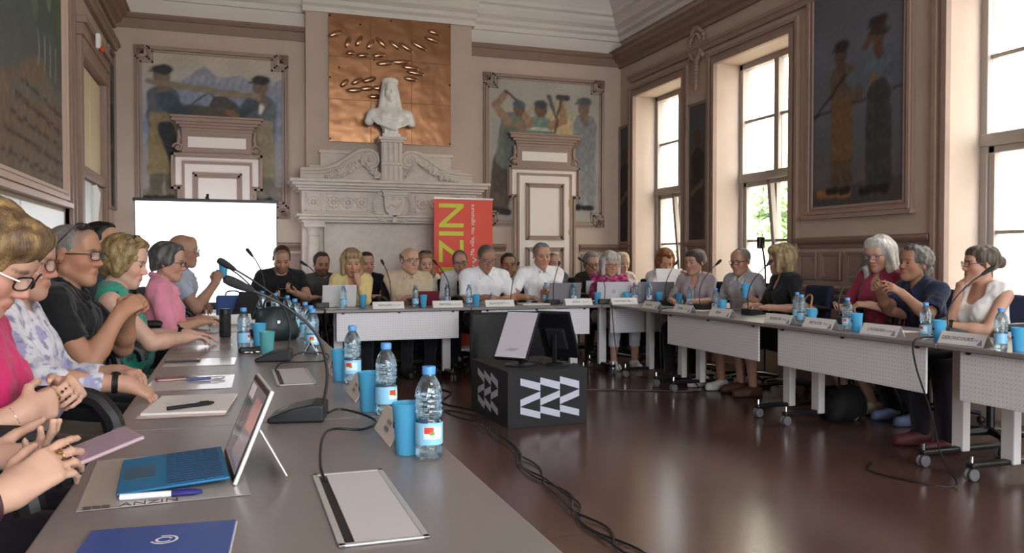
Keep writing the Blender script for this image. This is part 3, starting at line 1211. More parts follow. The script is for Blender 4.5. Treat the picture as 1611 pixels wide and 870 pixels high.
    tc_ = np.array(hexc(tcol))
    if pattern:
        cc = pattern(CV, tc_)
    else:
        cc = np.tile(tc_, (len(CV), 1)) * (1 + .05 * vnoise(CV, 40, 2))[:, None]
    mesh_obj('top' if kind in ('tee', 'none', 'cap') else 'shirt', CV, CQ, CLOTH, root, np.clip(cc, 0, 1))
    if collar:
        ccol = np.array(hexc(collar))
        K = Field()
        for sx in (-1, 1):
            P0, P1, P2 = T((sx * .004, -.088, 1.122)), T((sx * .074, -.02, 1.110)), T((sx * .026, .086, 1.050))
            K.cap(P0, P1, .019, .019, .008); K.cap(P1, P2, .019, .014, .008)
            K.cap(T((sx * .070, .01, 1.095)), T((sx * .070, .105, 1.015)), .018, .010, .012)
            K.cap(P2, T((sx * .070, .105, 1.015)), .011, .010, .012)
        K.finish()
        KV, KQ = polygonize(K, min(cres, .007), 3)
        mesh_obj('collar', KV, KQ, CLOTH, root, np.tile(ccol, (len(KV), 1)))
    # --- trousers / skirt
    L = Field()
    bk, bcol2 = bottom
    L.ell(pel + np.array((0, -.01, 0)), np.array((.183 * w, .137, .118)) * sc, .04)
    for sx in (-1, 1):
        h0, k0, a0 = legs[sx]
        L.cap(h0, k0, .095 * w, .070, .04)
        if bk == 'trousers':
            L.cap(k0, a0 + np.array((0, -.005, .01)), .070, .055, .03)
        elif bk == 'cropped':
            u = k0 + (a0 - k0) * .62
            L.cap(k0, u, .070, .060, .03, clip=[((0, 0, -1), -u[2])])
    if bk == 'skirt':
        L.cap(np.array((-.05, .05, seat + .06)), np.array((-.08, .42, .49)), .10, .08, .05)
        L.cap(np.array((.05, .05, seat + .06)), np.array((.08, .42, .49)), .10, .08, .05)
        L.cap(np.array((-.09, .43, .47)), np.array((.09, .43, .47)), .075, .075, .05)
    L.finish()
    L.noise = lambda P: .003 * vnoise(P, 30, 3)
    L.post = lambda P, D: np.maximum(np.maximum(D, P[:, 2] - (seat + .16)), .035 - P[:, 2])
    LV, LQ = polygonize(L, cres * 1.1)
    b3 = np.array(hexc(bcol2))
    mesh_obj({'trousers': 'trousers', 'cropped': 'trousers', 'skirt': 'skirt', 'bare': 'shorts'}[bk], LV, LQ, CLOTH, root, np.tile(b3, (len(LV), 1)) * (1 + .06 * vnoise(LV, 40, 2))[:, None])
    # --- shoes
    if shoes:
        ms = M('shoe_' + shoes.lstrip('#'), shoes, .5)
        for sx in (-1, 1):
            a0 = legs[sx][2]
            S = Field()
            S.cap((a0[0], a0[1] - .035, .05), (a0[0], a0[1] + .02, .055), .046, .046, .03)
            S.cap((a0[0], a0[1] + .0, .045), (a0[0], a0[1] + .15, .034), .044, .040, .03)
            S.ell((a0[0], a0[1] + .05, .014), (.05, .15, .014), .008)
            S.finish()
            S.post = lambda P, D: np.maximum(np.maximum(D, .002 - P[:, 2]), P[:, 2] - .095)
            SV, SQ = polygonize(S, .011, 3)
            mesh_obj('shoe', SV, SQ, ms, root)
    if glasses:
        make_glasses(root, HT, hs, {'dark': M_FRAME_D, 'brown': M_FRAME_B, 'white': M_FRAME_W, 'metal': M_FRAME_M, 'round': M_FRAME_B}[glasses], round_=glasses == 'round')
    if shades:
        make_glasses(root, HT, hs, M_FRAME_D, m_shade, *shades, name='sunglasses')
    if earring:
        for sx in (-1, 1):
            e_ = MB(); e_.ell(HT((sx * .090, -.008, -.042)), (.005,) * 3); e_.build('earring', M('silver', '#d5d3cf', .2, 1.0), root, smooth=True)
    DBG.append((label, tuple(rotz(rz) @ hc + np.array((X, Y, z))), hs))
    return root, arms, HT, Hr, hs


# ------------------------------------------------------------------ paintings on the walls
PAINT = MV('matte_oil_paint', .7, .2, bump=.15, bscale=60)


def seg_d(P, a, b):
    a, b = np.array(a, float), np.array(b, float)
    q = P - a
    d = b - a
    h = np.clip((q @ d) / max(d @ d, 1e-9), 0, 1)
    return np.linalg.norm(q - h[:, None] * d, axis=1), h


def poly_d(P, pts):
    pts = np.array(pts, float)
    ins = np.zeros(len(P), bool)
    dd = np.full(len(P), 1e9)
    for i in range(len(pts)):
        a, b = pts[i], pts[(i + 1) % len(pts)]
        d, _ = seg_d(P, a, b)
        dd = np.minimum(dd, d)
        c = ((a[1] > P[:, 1]) != (b[1] > P[:, 1]))
        with np.errstate(divide='ignore', invalid='ignore'):
            xx = (b[0] - a[0]) * (P[:, 1] - a[1]) / (b[1] - a[1]) + a[0]
        ins ^= c & (P[:, 0] < xx)
    return np.where(ins, -dd, dd)


def paint(W, H, bgs, layers, n=110, seed=1, soft=.012, warp=.012):
    """pigment on a grid, W x H metres: bgs = [(height, colour)], layers = figures in brush strokes"""
    nx = int(n * W / max(W, H)) + 2
    ny = int(n * H / max(W, H)) + 2
    u, v = np.meshgrid(np.linspace(0, W, nx), np.linspace(0, H, ny))
    P0 = np.stack([u.ravel(), v.ravel()], 1)
    P3 = np.concatenate([P0, np.zeros((len(P0), 1))], 1)
    P = P0 + warp * np.stack([vnoise(P3, 17, seed), vnoise(P3 + 5, 19, seed + 1)], 1)
    hs_ = [b[0] for b in bgs]
    C = np.stack([np.interp(P[:, 1] + .05 * vnoise(P3, 6, seed + 4), hs_, [hexc(b[1])[i] for b in bgs]) for i in range(3)], 1)
    for L in layers:
        k, col = L[0], np.array(hexc(L[-1]))
        if k == 'p':
            d = poly_d(P, L[1])
        elif k == 'c':
            d, h = seg_d(P, L[1], L[2])
            d = d - (L[3] + h * (L[4] - L[3]))
        else:
            q = (P - np.array(L[1])) / np.array(L[2])
            r = np.linalg.norm(q, axis=1)
            d = (r - 1) * min(L[2])
        a = np.clip(.5 - d / (2 * soft), 0, 1)[:, None]
        shade = (1 + .16 * vnoise(P3, 30, seed + 7) + .14 * vnoise(P3 * np.array([1, .3, 1]), 75, seed + 9))[:, None]
        C = C * (1 - a) + col * shade * a
    C *= (1 + .08 * vnoise(P3, 9, seed + 2) + .07 * vnoise(P3, 60, seed + 3))[:, None]
    return P0, nx, ny, np.clip(C, 0, 1)


def canvas(name, w, a0, a1, z0, z1, out, bgs, layers, parent, flip=False, **kw):
    W, H = a1 - a0, z1 - z0
    P0, nx, ny, C = paint(W, H, bgs, layers, **kw)
    A = (a1 - P0[:, 0]) if flip else (a0 + P0[:, 0])
    V = np.array([wp(w, a, out, z) for a, z in zip(A, z0 + P0[:, 1])])
    i = np.arange((nx - 1) * (ny - 1))
    r, c = i // (nx - 1), i % (nx - 1)
    q = np.stack([r * nx + c, r * nx + c + 1, (r + 1) * nx + c + 1, (r + 1) * nx + c], 1)
    return mesh_obj(name, V, q, PAINT, parent, C, smooth=False)


def rosette(w, a, z, s, parent, o):
    mb = MB()
    wb(mb, w, a - s, a + s, z - s, z + s, o, o + .02)
    fr(mb, w, a - s, a + s, z - s, z + s, s * .22, o + .02, o + .035)
    for i in range(8):
        t = i * math.pi / 4
        mb.ell(wp(w, a + math.cos(t) * s * .42, o + .022, z + math.sin(t) * s * .42), (s * .2,) * 3, 8, 6)
    mb.ell(wp(w, a, o + .025, z), (s * .2,) * 3, 8, 6)
    return mb.build('corner_rosette', m_trimd, parent)


def man(x, z, h, coat, legs_, face='#756259', cap='#3b3a3c', dirn=-1, apron=None):
    """a standing workman in brush strokes, feet at (x, z), height h"""
    s = h / 1.75
    L = []
    L += [('c', (x - .10 * s, z + .05 * s), (x - .06 * s, z + .85 * s), .075 * s, .11 * s, legs_),
          ('c', (x + .10 * s, z + .05 * s), (x + .06 * s, z + .85 * s), .075 * s, .11 * s, legs_),
          ('c', (x - .10 * s, z + .03 * s), (x + dirn * .12 * s - .10 * s, z + .02 * s), .05 * s, .04 * s, '#2b2724'),
          ('c', (x + .10 * s, z + .03 * s), (x + dirn * .12 * s + .10 * s, z + .02 * s), .05 * s, .04 * s, '#2b2724'),
          ('c', (x, z + .85 * s), (x, z + 1.28 * s), .17 * s, .20 * s, coat)]
    if apron:
        L += [('p', [(x - .19 * s, z + .35 * s), (x + .17 * s, z + .35 * s), (x + .15 * s, z + 1.12 * s), (x - .15 * s, z + 1.12 * s)], apron)]
    L += [('c', (x, z + 1.35 * s), (x + dirn * .02 * s, z + 1.5 * s), .065 * s, .06 * s, face),
          ('e', (x + dirn * .02 * s, z + 1.58 * s), (.10 * s, .13 * s), face),
          ('e', (x + dirn * .01 * s, z + 1.67 * s), (.125 * s, .065 * s), cap),
          ('c', (x + dirn * .08 * s, z + 1.645 * s), (x + dirn * .16 * s, z + 1.635 * s), .018 * s, .012 * s, cap)]
    return L


def mural_frame(root, w, a0, a1, z0, z1, t=.085):
    """moulded frame stepping in round the corner rosettes"""
    mb = MB()
    n = .13
    for q, o in ((0, .03), (.025, .045), (.06, .03)):
        tt = .022
        A0, A1, Z0, Z1 = a0 + q, a1 - q, z0 + q, z1 - q
        wb(mb, w, A0 + n, A1 - n, Z1 - tt, Z1, 0, o); wb(mb, w, A0, A0 + tt, Z0 + n, Z1 - n, 0, o)
        wb(mb, w, A1 - tt, A1, Z0 + n, Z1 - n, 0, o); wb(mb, w, A0 + n, A1 - n, Z0, Z0 + tt, 0, o)
        for (ca, sa) in ((A0, 1), (A1, -1)):
            for (cz, sz) in ((Z0, 1), (Z1, -1)):
                x0, x1 = sorted((ca + sa * n, ca + sa * (n + tt)))
                y0, y1 = sorted((cz, cz + sz * (n + tt)))
                wb(mb, w, x0, x1, y0, y1, 0, o)
                x0, x1 = sorted((ca, ca + sa * (n + tt)))
                y0, y1 = sorted((cz + sz * n, cz + sz * (n + tt)))
                wb(mb, w, x0, x1, y0, y1, 0, o)
    f = mb.build('mural_frame', m_trim, root)
    for a in (a0 + .055, a1 - .055):
        for z in (z0 + .055, z1 - .055):
            rosette(w, a, z, .058, root, 0)
    return f


# mural left of the fireplace: two workmen carrying a beam
mu = empty('mural', (0, 0, 0), 0, 'framed mural of two capped workmen carrying a beam, left of the fireplace', 'mural')
L = [('p', [(.2, 1.38), (.5, 1.62), (.75, 1.80), (.9, 1.66), (1.15, 1.70), (1.4, 1.6), (1.7, 1.7), (1.7, 1.2), (.2, 1.2)], '#8a8c97'),
     ('p', [(0, 1.1), (.4, 1.45), (.9, 1.55), (1.4, 1.45), (1.7, 1.5), (1.7, .9), (0, .9)], '#80879a'),
     ('c', (0, .05), (1.7, .1), .22, .22, '#7d746a')]
L += [('c', (.95, 1.28), (1.1, 1.15), .16, .16, '#4f4d4e'), ('c', (.55, 1.17), (1.1, 1.18), .14, .12, '#5b5650'), ('c', (.45, 1.2), (.8, 1.48), .01, .01, '#4a4441'), ('c', (.8, 1.48), (1.1, 1.2), .01, .01, '#4a4441')]
L += man(.27, .12, 1.68, '#5c6066', '#625a4c', apron='#857558') + man(1.42, .12, 1.62, '#60656a', '#757060', apron='#8c8068')
L += [('c', (.30, 1.35), (.52, 1.15), .11, .09, '#46505a'), ('c', (.3, 1.0), (.42, .55), .1, .07, '#343536'), ('c', (.10, 1.57), (1.36, 1.44), .035, .05, '#857765'), ('c', (1.3, 1.35), (1.12, 1.2), .09, .05, '#4b545c'), ('c', (1.12, 1.2), (1.02, 1.24), .04, .035, '#8a6a55'),
      ('c', (1.42, 1.33), (1.40, 1.25), .03, .02, '#cfc8bd')]
canvas('canvas', 'B', -1.06, .64, 1.80, 3.75, .02, [(0, '#8a8480'), (.4, '#918c88'), (1.1, '#8d8f9a'), (1.55, '#aaa49e'), (2, '#b3a492')], L, mu, seed=3)
mural_frame(mu, 'B', -1.11, .69, 1.72, 3.80)

# mural right of the fireplace: three smiths
mu = empty('mural', (0, 0, 0), 0, 'framed mural of three smiths with hammers, right of the fireplace', 'mural')
L = [('e', (.95, 1.35), (.50, .40), '#a39a86'), ('e', (1.02, 1.25), (.26, .30), '#b8a27c')]
L += [('c', (.22, .2), (.30, .85), .09, .13, '#5c5048'), ('c', (.10, .25), (.20, .85), .09, .12, '#5a4e46'), ('c', (.28, .9), (.38, 1.35), .16, .19, '#6b6f68'), ('c', (.30, 1.4), (.12, 1.62), .07, .055, '#8d7360'),
      ('c', (.12, 1.62), (.28, 1.80), .05, .04, '#8d7360'), ('c', (.28, 1.82), (.46, 1.68), .018, .018, '#4b3d33'), ('e', (.47, 1.58), (.09, .11), '#6d5749'), ('e', (.47, 1.65), (.095, .05), '#4f5a62'), ('c', (.46, 1.36), (.62, 1.18), .06, .05, '#8d7360'),
      ('c', (.08, .16), (.30, .14), .05, .05, '#3a332e')]
L += [('c', (.80, .8), (.78, 1.32), .18, .20, '#6f8078')]
for i in range(5):
    L.append(('c', (.62, .92 + i * .10), (.98, .92 + i * .10), .022, .022, '#b5b79f'))
L += [('e', (.79, 1.60), (.095, .12), '#6d5242'), ('e', (.79, 1.67), (.10, .055), '#434a4e'), ('c', (.95, 1.38), (1.14, 1.45), .065, .05, '#93745c'), ('c', (1.14, 1.45), (1.10, 1.72), .05, .04, '#93745c'), ('c', (.62, 1.38), (.56, 1.5), .06, .05, '#93745c'),
      ('c', (1.0, 1.25), (1.10, 1.75), .016, .016, '#4c4038'), ('c', (1.06, 1.78), (1.2, 1.78), .04, .04, '#46464a'), ('c', (.92, 1.78), (1.02, 1.5), .035, .02, '#57595c')]
L += man(1.47, .2, 1.62, '#777a7c', '#7d8082', cap='#54565a') + [('c', (1.36, 1.2), (1.16, 1.0), .07, .05, '#7d6553'), ('e', (1.10, 1.12), (.10, .09), '#4b4a45')]
canvas('canvas', 'B', 3.35, 5.07, 1.72, 3.73, .02, [(0, '#a39d94'), (.5, '#989490'), (1.2, '#a09b93'), (2, '#a29c94')], L, mu, seed=8)
mural_frame(mu, 'B', 3.297, 5.125, 1.665, 3.785)

# painting on the window wall
mu = empty('painting', (0, 0, 0), 0, 'tall dark framed painting of two standing workmen, between the windows', 'painting')
L = [('c', (0, .88), (1.2, .98), .012, .012, '#33302f'), ('c', (0, .06), (1.2, .10), .1, .12, '#4b4743'), ('c', (.1, .12), (.5, .10), .04, .03, '#8a6038')]
L += man(.40, .12, 1.42, '#5b4d40', '#59483a', face='#564339', cap='#33302f') + [('p', [(.25, .42), (.55, .42), (.53, 1.0), (.27, 1.0)], '#6e5439'), ('c', (.5, 1.2), (.60, 1.0), .08, .07, '#5c5048'), ('c', (.02, .85), (.45, 1.2), .012, .012, '#2f2a28')]
L += man(.86, .10, 1.56, '#59616a', '#3f3c3e', face='#5c473c', cap='#3a302c', dirn=-1) + [('c', (.84, 1.16), (.50, 1.14), .065, .05, '#5d666e'), ('c', (.82, 1.20), (.70, 1.40), .06, .05, '#5c656c'), ('c', (.70, 1.40), (.78, 1.50), .04, .035, '#5c473c'),
     ('p', [(.74, .90), (.84, .90), (.85, 1.15), (.76, 1.15)], '#7d6140'), ('e', (.86, 1.50), (.13, .035), '#40352f'), ('e', (.86, 1.53), (.085, .06), '#40352f'), ('c', (.83, .3), (.86, .95), .13, .14, '#3f3c3e')]
canvas('canvas', 'R', 5.56, 6.72, 1.70, 4.05, .03, [(0, '#55504c'), (.5, '#5c5b5f'), (1.4, '#60626b'), (2.2, '#5c5a5e'), (2.5, '#55504f')], L, mu, flip=True, seed=5, n=140)
mb = MB(); frame2(mb, 'R', 5.48, 6.80, 1.62, 4.0, .085, 0, .055); wb(mb, 'R', 5.45, 6.83, 1.585, 1.625, 0, .07)
mb.build('painting_frame', m_trim, mu)

# narrow painted strips
for (w, a0, a1, z0, z1, lab, sd) in (('R', 8.66, 9.06, 1.44, 3.08, 'narrow dark painted panel between the two far windows', 11),
                                     ('R', 10.70, 10.98, 1.46, 3.1, 'narrow dark painted panel in the corner by the farthest window', 13),
                                     ('L', 10.45, 10.95, 1.82, 3.62, 'narrow blue grey painted panel in the corner behind the screen', 15)):
    mu = empty('painting', (0, 0, 0), 0, lab, 'painting')
    W, H = a1 - a0, z1 - z0
    col = '#4c4743' if w == 'R' else '#5d6a74'
    L = [('c', (W * .5, .1), (W * .55, H * .6), .12, .14, '#3a3733'), ('e', (W * .5, H * .75), (.09, .12), '#5a463a'), ('c', (W * .2, H * .35), (W * .8, H * .42), .03, .03, '#6a5848')]
    canvas('canvas', w, a0, a1, z0, z1, .02, [(0, col), (H, '#55575a')], L, mu, flip=(w == 'R'), seed=sd, n=70)
    mb = MB(); frame2(mb, w, a0 - .035, a1 + .02, z0 - .035, z1 + .035, .035, 0, .04); mb.build('painting_frame', m_trim, mu)

# great dark mural on the left wall
mu = empty('mural', (0, 0, 0), 0, 'large dark green mural with steps on the left wall', 'mural')
rr = random.Random(4)
L = []
for i in range(26):
    x = rr.uniform(0, 4.3)
    L.append(('c', (x, rr.uniform(1.1, 1.7)), (x + rr.uniform(-.1, .1), 2.7), rr.uniform(.04, .12), rr.uniform(.06, .16), rr.choice(['#56604f', '#454f48', '#687060', '#777c66', '#3f4642'])))
L += [('p', [(0, 0), (4.4, 0), (4.4, .58), (3.6, .95), (2.6, .6), (0, .5)], '#77675a'), ('c', (2.8, .55), (4.4, .75), .05, .05, '#6f6a62')]
for i in range(5):
    L.append(('c', (2.4 + i * .15, .12 + i * .13), (4.4, .08 + i * .13), .012, .012, '#463a33'))
for i in range(4):
    L.append(('c', (3.55 + i * .2, .85), (3.55 + i * .2, 1.08), .02, .02, '#8d8f8c'))
canvas('canvas', 'L', 3.3, 7.70, 1.77, 4.3, .02, [(0, '#6a5f57'), (.6, '#646660'), (1.3, '#4f5a53'), (2.5, '#586058')], L, mu, seed=6, n=160, warp=.03)
mb = MB(); frame2(mb, 'L', 3.2, 7.80, 1.68, 4.4, .09, 0, .06); wb(mb, 'L', 3.2, 7.84, 1.63, 1.67, 0, .08)
mb.build('mural_frame', M('pink_trim', '#c6ab9a', .4), mu)
# pale lower panelling of the left wall
m_gloss = M('gloss_white_panel', '#dfe3e2', .3)
for i in range(3):
    wb(MB(), 'L', 3.2 + i * 1.53, 3.2 + (i + 1) * 1.53 - .04, .2, 1.60, 0, .02).build('wall_panel', m_gloss, wall_left, bevel=.008)

# left wall: pilaster and double door with panelled overdoor
mb = MB()
for a in (7.92, 8.10):
    wb(mb, 'L', a, a + .05, 0, 3.7, 0, .06)
wb(mb, 'L', 7.92, 8.15, 0, 3.7, 0, .03)
mb.build('pilaster', m_trim, wall_left)
d1 = struct(empty('door_1', (XL, 9.05, 0)))
dm = Matrix.Translation((-XL, -9.05, 0))


def lb(mb, a0, a1, z0, z1, o0, o1):
    return mb.bb(o0, o1, a0 - 9.05, a1 - 9.05, z0, z1)


mb = MB(); lb(mb, 8.22, 8.34, 0, 3.2, 0, .09); lb(mb, 9.76, 9.88, 0, 3.2, 0, .09); lb(mb, 8.34, 9.76, 3.05, 3.2, 0, .10); lb(mb, 8.34, 9.76, 1.96, 2.06, 0, .08)
mb.build('door_frame', m_trim, d1, bevel=.008)
mb = MB(); lb(mb, 8.18, 9.92, 3.3, 3.36, 0, .14); lb(mb, 8.2, 9.9, 3.2, 3.3, 0, .11); mb.build('overdoor_cornice', m_trim, d1)
for a0, a1 in ((8.36, 9.03), (9.07, 9.74)):
    lb(MB(), a0, a1, 2.08, 3.03, 0, .03).build('overdoor_panel', M('overdoor_paint', '#d8c6a6', .6), d1, bevel=.01)
lb(MB(), 8.36, 9.04, .02, 1.95, 0, .045).build('door_leaf', m_gloss, d1, bevel=.01)
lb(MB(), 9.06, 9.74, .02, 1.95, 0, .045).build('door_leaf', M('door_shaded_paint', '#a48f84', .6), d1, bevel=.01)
# curtain-like white drape edge beside the door
mb = MB()
mb.tube([(.06, -.02 + .0, 1.93), (.07, .0, 1.85), (.06, .01, 1.6), (.07, .0, 1.0), (.06, 0, .4)], [.03, .05, .035, .035, .03], 8)
tag(mb.build('curtain', M('white_cloth', '#e8e6e2', .8), d1, smooth=True))
# small alarm light
al = empty('alarm_light', (XL + .14, 8.71, 3.27), 0, 'small white alarm light above the left door', 'light')
MB().bb(0, .04, -.05, .05, -.08, .06).build('housing', M('white_plastic', '#eceae6', .4), al, bevel=.01)
MB().ell((.05, 0, -.08), (.03, .03, .03)).build('red_lens', M('red_plastic', '#c4442e', .3), al, smooth=True)


# ---------------------------------------------------------------- doors either side of the fireplace
def back_door(cx, n):
    d = struct(empty('door_%d' % n, (cx, YB, 0)))

    def b_(mb, a0, a1, z0, z1, o0, o1):
        return mb.bb(a0, a1, -o1, -o0, z0, z1)

    def f_(mb, a0, a1, z0, z1, t, o0, o1):
        b_(mb, a0, a1, z1 - t, z1, o0, o1); b_(mb, a0, a0 + t, z0, z1 - t, o0, o1); b_(mb, a1 - t, a1, z0, z1 - t, o0, o1)
        return mb
    # door case with ears
    mb = MB()
    b_(mb, -.535, .535, 2.06, 2.505, 0, .07); b_(mb, -.465, .465, 0, 2.06, 0, .07)
    mb.build('door_case', m_door, d)
    mb = MB()
    for s in (-1, 1):
        for q, t, o in ((0, .03, .10), (.035, .015, .085)):
            x0, x1 = sorted((s * (.535 - q), s * (.535 - q - t)))
            b_(mb, x0, x1, 2.06 + q, 2.505 - q, .07, o)
            x0, x1 = sorted((s * (.465 - q), s * (.465 - q - t)))
            b_(mb, x0, x1, 0, 2.06 + q + t, .07, o)
            x0, x1 = sorted((s * (.465 - q - t), s * (.535 - q)))
            b_(mb, x0, x1, 2.06 + q, 2.06 + q + t, .07, o)
    for q, t, o in ((0, .03, .10), (.035, .015, .085)):
        b_(mb, -.535 + q, .535 - q, 2.505 - q - t, 2.505 - q, .07, o)
    f_(mb, -.41, .41, 0, 2.41, .03, .07, .095)
    mb.build('door_case_moulding', m_trim, d)
    lf = b_(MB(), -.38, .38, .01, 2.37, .05, .085).build('door_leaf', m_door, d)
    for z0, z1 in ((1.47, 2.27), (.62, 1.37), (.15, .52)):
        p = MB()
        for q, t, o in ((0, .022, .105), (.022, .03, .093), (.052, .012, .10)):
            b_(p, -.29 + q, .29 - q, z1 - q - t, z1 - q, .085, o); b_(p, -.29 + q, .29 - q, z0 + q, z0 + q + t, .085, o)
            b_(p, -.29 + q, -.29 + q + t, z0 + q, z1 - q, .085, o); b_(p, .29 - q - t, .29 - q, z0 + q, z1 - q, .085, o)
        p.build('panel_moulding', m_trim, lf)
    # overdoor: frieze box, scrolls, cornice
    b_(MB(), -.41, .41, 2.50, 2.80, 0, .075).build('overdoor_frieze', m_trim, d)
    b_(MB(), -.34, .34, 2.58, 2.71, .075, .085).build('overdoor_panel', m_door, d)
    mb = MB()
    p = [(0, 2.80), (.13, 2.80), (.14, 2.84), (.17, 2.87), (.18, 2.90), (.24, 2.94), (.25, 2.99), (.25, 3.0), (0, 3.02)]
    for i in range(len(p) - 1):
        (o0, z0), (o1, z1) = p[i], p[i + 1]
    for z0, z1, o, e_ in ((2.78, 2.82, .085, .42), (2.82, 2.855, .10, .44), (2.855, 2.89, .115, .48), (2.89, 2.935, .135, .525), (2.935, 2.965, .15, .545)):
        b_(mb, -e_, e_, z0, z1, 0, o)
    mb.build('overdoor_cornice', m_trim, d, bevel=.006)
    for s in (-1, 1):
        sp = MB()
        pts = []
        for i in range(22):
            t = i / 21
            a = t * 2.6 * math.pi
            r = .055 * (1 - t) + .012
            pts.append((s * (.455 + r * math.cos(a) * .9), -.07, 2.575 + r * math.sin(a) * .8))
        sp.tube(pts, .016, 6)
        sp.tube([(s * .455, -.07, 2.62), (s * .44, -.07, 2.70), (s * .45, -.07, 2.78)], [.02, .03, .022], 6)
        sp.ell((s * .455, -.07, 2.575), (.03, .03, .03), 8, 6)
        sp.build('scroll_bracket', m_trim, d, smooth=True)
    if n == 3:
        mb = MB(); b_(mb, .37, .40, 1.95, 2.05, .085, .10); b_(mb, .37, .40, 1.55, 1.62, .085, .10)
        mb.build('hinge', M('brass', '#9b8a5c', .4, .8), d)
        MB().lathe([(.005, 0), (.02, .01), (.028, .03), (.02, .05), (.005, .055)], 12, (-.33, -.085, 1.05), rot=Matrix.Rotation(R(90), 3, 'X')).build('door_knob', MATS['brass'], d, smooth=True)
    return d


back_door(-.17, 2)
back_door(4.18, 3)

# ---------------------------------------------------------------- fireplace
FC = 1.93
fp = empty('fireplace', (FC, YB - .12, 0), 0, 'carved pale stone fireplace with scrolled pediment and columns', 'fireplace')


def fb(mb, x0, x1, z0, z1, o0, o1):
    return mb.bb(x0, x1, -o1, -o0, z0, z1)


def courses(name, lst):
    mb = MB()
    for z0, z1, o, e_ in lst:
        fb(mb, -e_, e_, z0, z1, 0, o)
    return mb.build(name, m_stone, fp, bevel=.008)


courses('mantel_shelf', [(2.05, 2.08, .46, 1.17), (2.08, 2.11, .49, 1.20), (2.11, 2.15, .53, 1.24), (2.15, 2.19, .56, 1.27)])
courses('lower_moulding', [(1.66, 1.69, .40, 1.12), (1.69, 1.73, .44, 1.15), (1.73, 1.765, .47, 1.18)])
courses('frieze', [(1.765, 2.05, .40, 1.12)])
courses('hood_face', [(.9, 1.66, .26, .84)])
mb = MB(); fb(mb, -1.1, -.84, 0, 1.66, 0, .22); fb(mb, .84, 1.1, 0, 1.66, 0, .22); mb.build('jamb', m_stone, fp, bevel=.006)
mb = MB(); fb(mb, -.84, .84, .84, .90, .0, .29); mb.build('opening_lintel', M('oak_lintel', '#8a5a36', .6, noise=.2, nscale=10, stretch=(.2, 1, 1)), fp, bevel=.006)
fb(MB(), -.84, .84, 0, .84, 0, .05).build('fire_opening', M('fireback_dark', '#2a2522', .9), fp)  # plain dark slab closing the back of the opening
for s in (-1, 1):
    c = empty('column', (s * .97, -.33, 0)); c.parent = fp
    MB().lathe([(.075, .12), (.080, .30), (.082, .6), (.078, 1.0), (.072, 1.40), (.066, 1.50)], 20).build('column_shaft', m_stone, c, smooth=True)
    mb = MB(); mb.bb(-.11, .11, -.11, .11, 0, .08); mb.lathe([(.10, .08), (.105, .10), (.09, .12), (.08, .13)], 20); mb.build('column_base', m_stone, c, smooth=True)
    mb = MB(); mb.lathe([(.068, 1.49), (.078, 1.50), (.078, 1.52), (.070, 1.53), (.072, 1.56), (.10, 1.60)], 20); mb.bb(-.125, .125, -.125, .125, 1.60, 1.66); mb.build('column_capital', m_stone, c, smooth=True)
# relief panels in the frieze
for x0, x1 in ((-1.08, -.88), (-.82, -.3), (.3, .82), (.88, 1.08)):
    mb = MB()
    for q in (x0, x1 - .012):
        fb(mb, q, q + .012, 1.80, 2.02, .40, .415)
    fb(mb, x0, x1, 1.80, 1.812, .40, .415); fb(mb, x0, x1, 2.008, 2.02, .40, .415)
    n = max(1, int((x1 - x0) / .15))
    for i in range(n):
        cx = x0 + (i + .5) * (x1 - x0) / n
        for k in range(8):
            t = k * math.pi / 4
            mb.ell((cx + .05 * math.cos(t), -.40, 1.91 + .05 * math.sin(t)), (.026, .02, .026), 8, 5)
        mb.ell((cx, -.405, 1.91), (.024, .024, .024), 8, 5)
        if i < n - 1:
            mb.tube([(cx + .07, -.40, 1.91), (cx + .09, -.41, 1.96), (cx + .11, -.40, 1.91)], .012, 6)
    mb.build('frieze_relief', m_stone, fp, smooth=True)
# scrolled pediment
for s in (-1, 1):
    top = spline([(1.12, 2.33), (1.0, 2.335), (.82, 2.35), (.66, 2.41), (.50, 2.52), (.38, 2.59), (.26, 2.60), (.17, 2.56)], 5)
    pts = [(s * p[0], 0, p[1]) for p in top]
    poly = [(s * 1.12, 0, 2.19)] + pts + [(s * .17, 0, 2.19)]
    mb = MB().prism(poly, (0, -.20, 0))
    mb.build('pediment_wing', m_stone, fp)
    mb = MB(); mb.tube([(p[0], -.20, p[2] + .0) for p in pts], .026, 8); mb.tube([(p[0], -.20, p[2] - .05) for p in pts], .012, 6)
    mb.build('pediment_moulding', m_stone, fp, smooth=True)
    sp = []
    for i in range(44):
        t = i / 43
        a = math.pi * .5 - t * 5.2 * math.pi
        r = .115 * (1 - t) + .012
        sp.append((s * (.26 - r * math.cos(a) * 1), -.22, 2.475 + r * math.sin(a)))
    mb = MB().tube(sp, [.022 - .010 * i / 43 for i in range(44)], 8)
    mb.lathe([(.11, 0), (.11, .03)], 24, (s * .26, -.19, 2.475), rot=Matrix.Rotation(R(90), 3, 'X'))
    mb.ell((s * .26, -.225, 2.475), (.025, .025, .025), 10, 8)
    mb.build('volute', m_stone, fp, smooth=True)
# backing attic
mb = MB(); fb(mb, -1.0, 1.0, 2.19, 2.40, 0, .08); fb(mb, -.86, .86, 2.40, 2.56, 0, .06); fb(mb, -.88, .88, 2.56, 2.60, 0, .09); mb.build('attic_block', m_stone, fp)
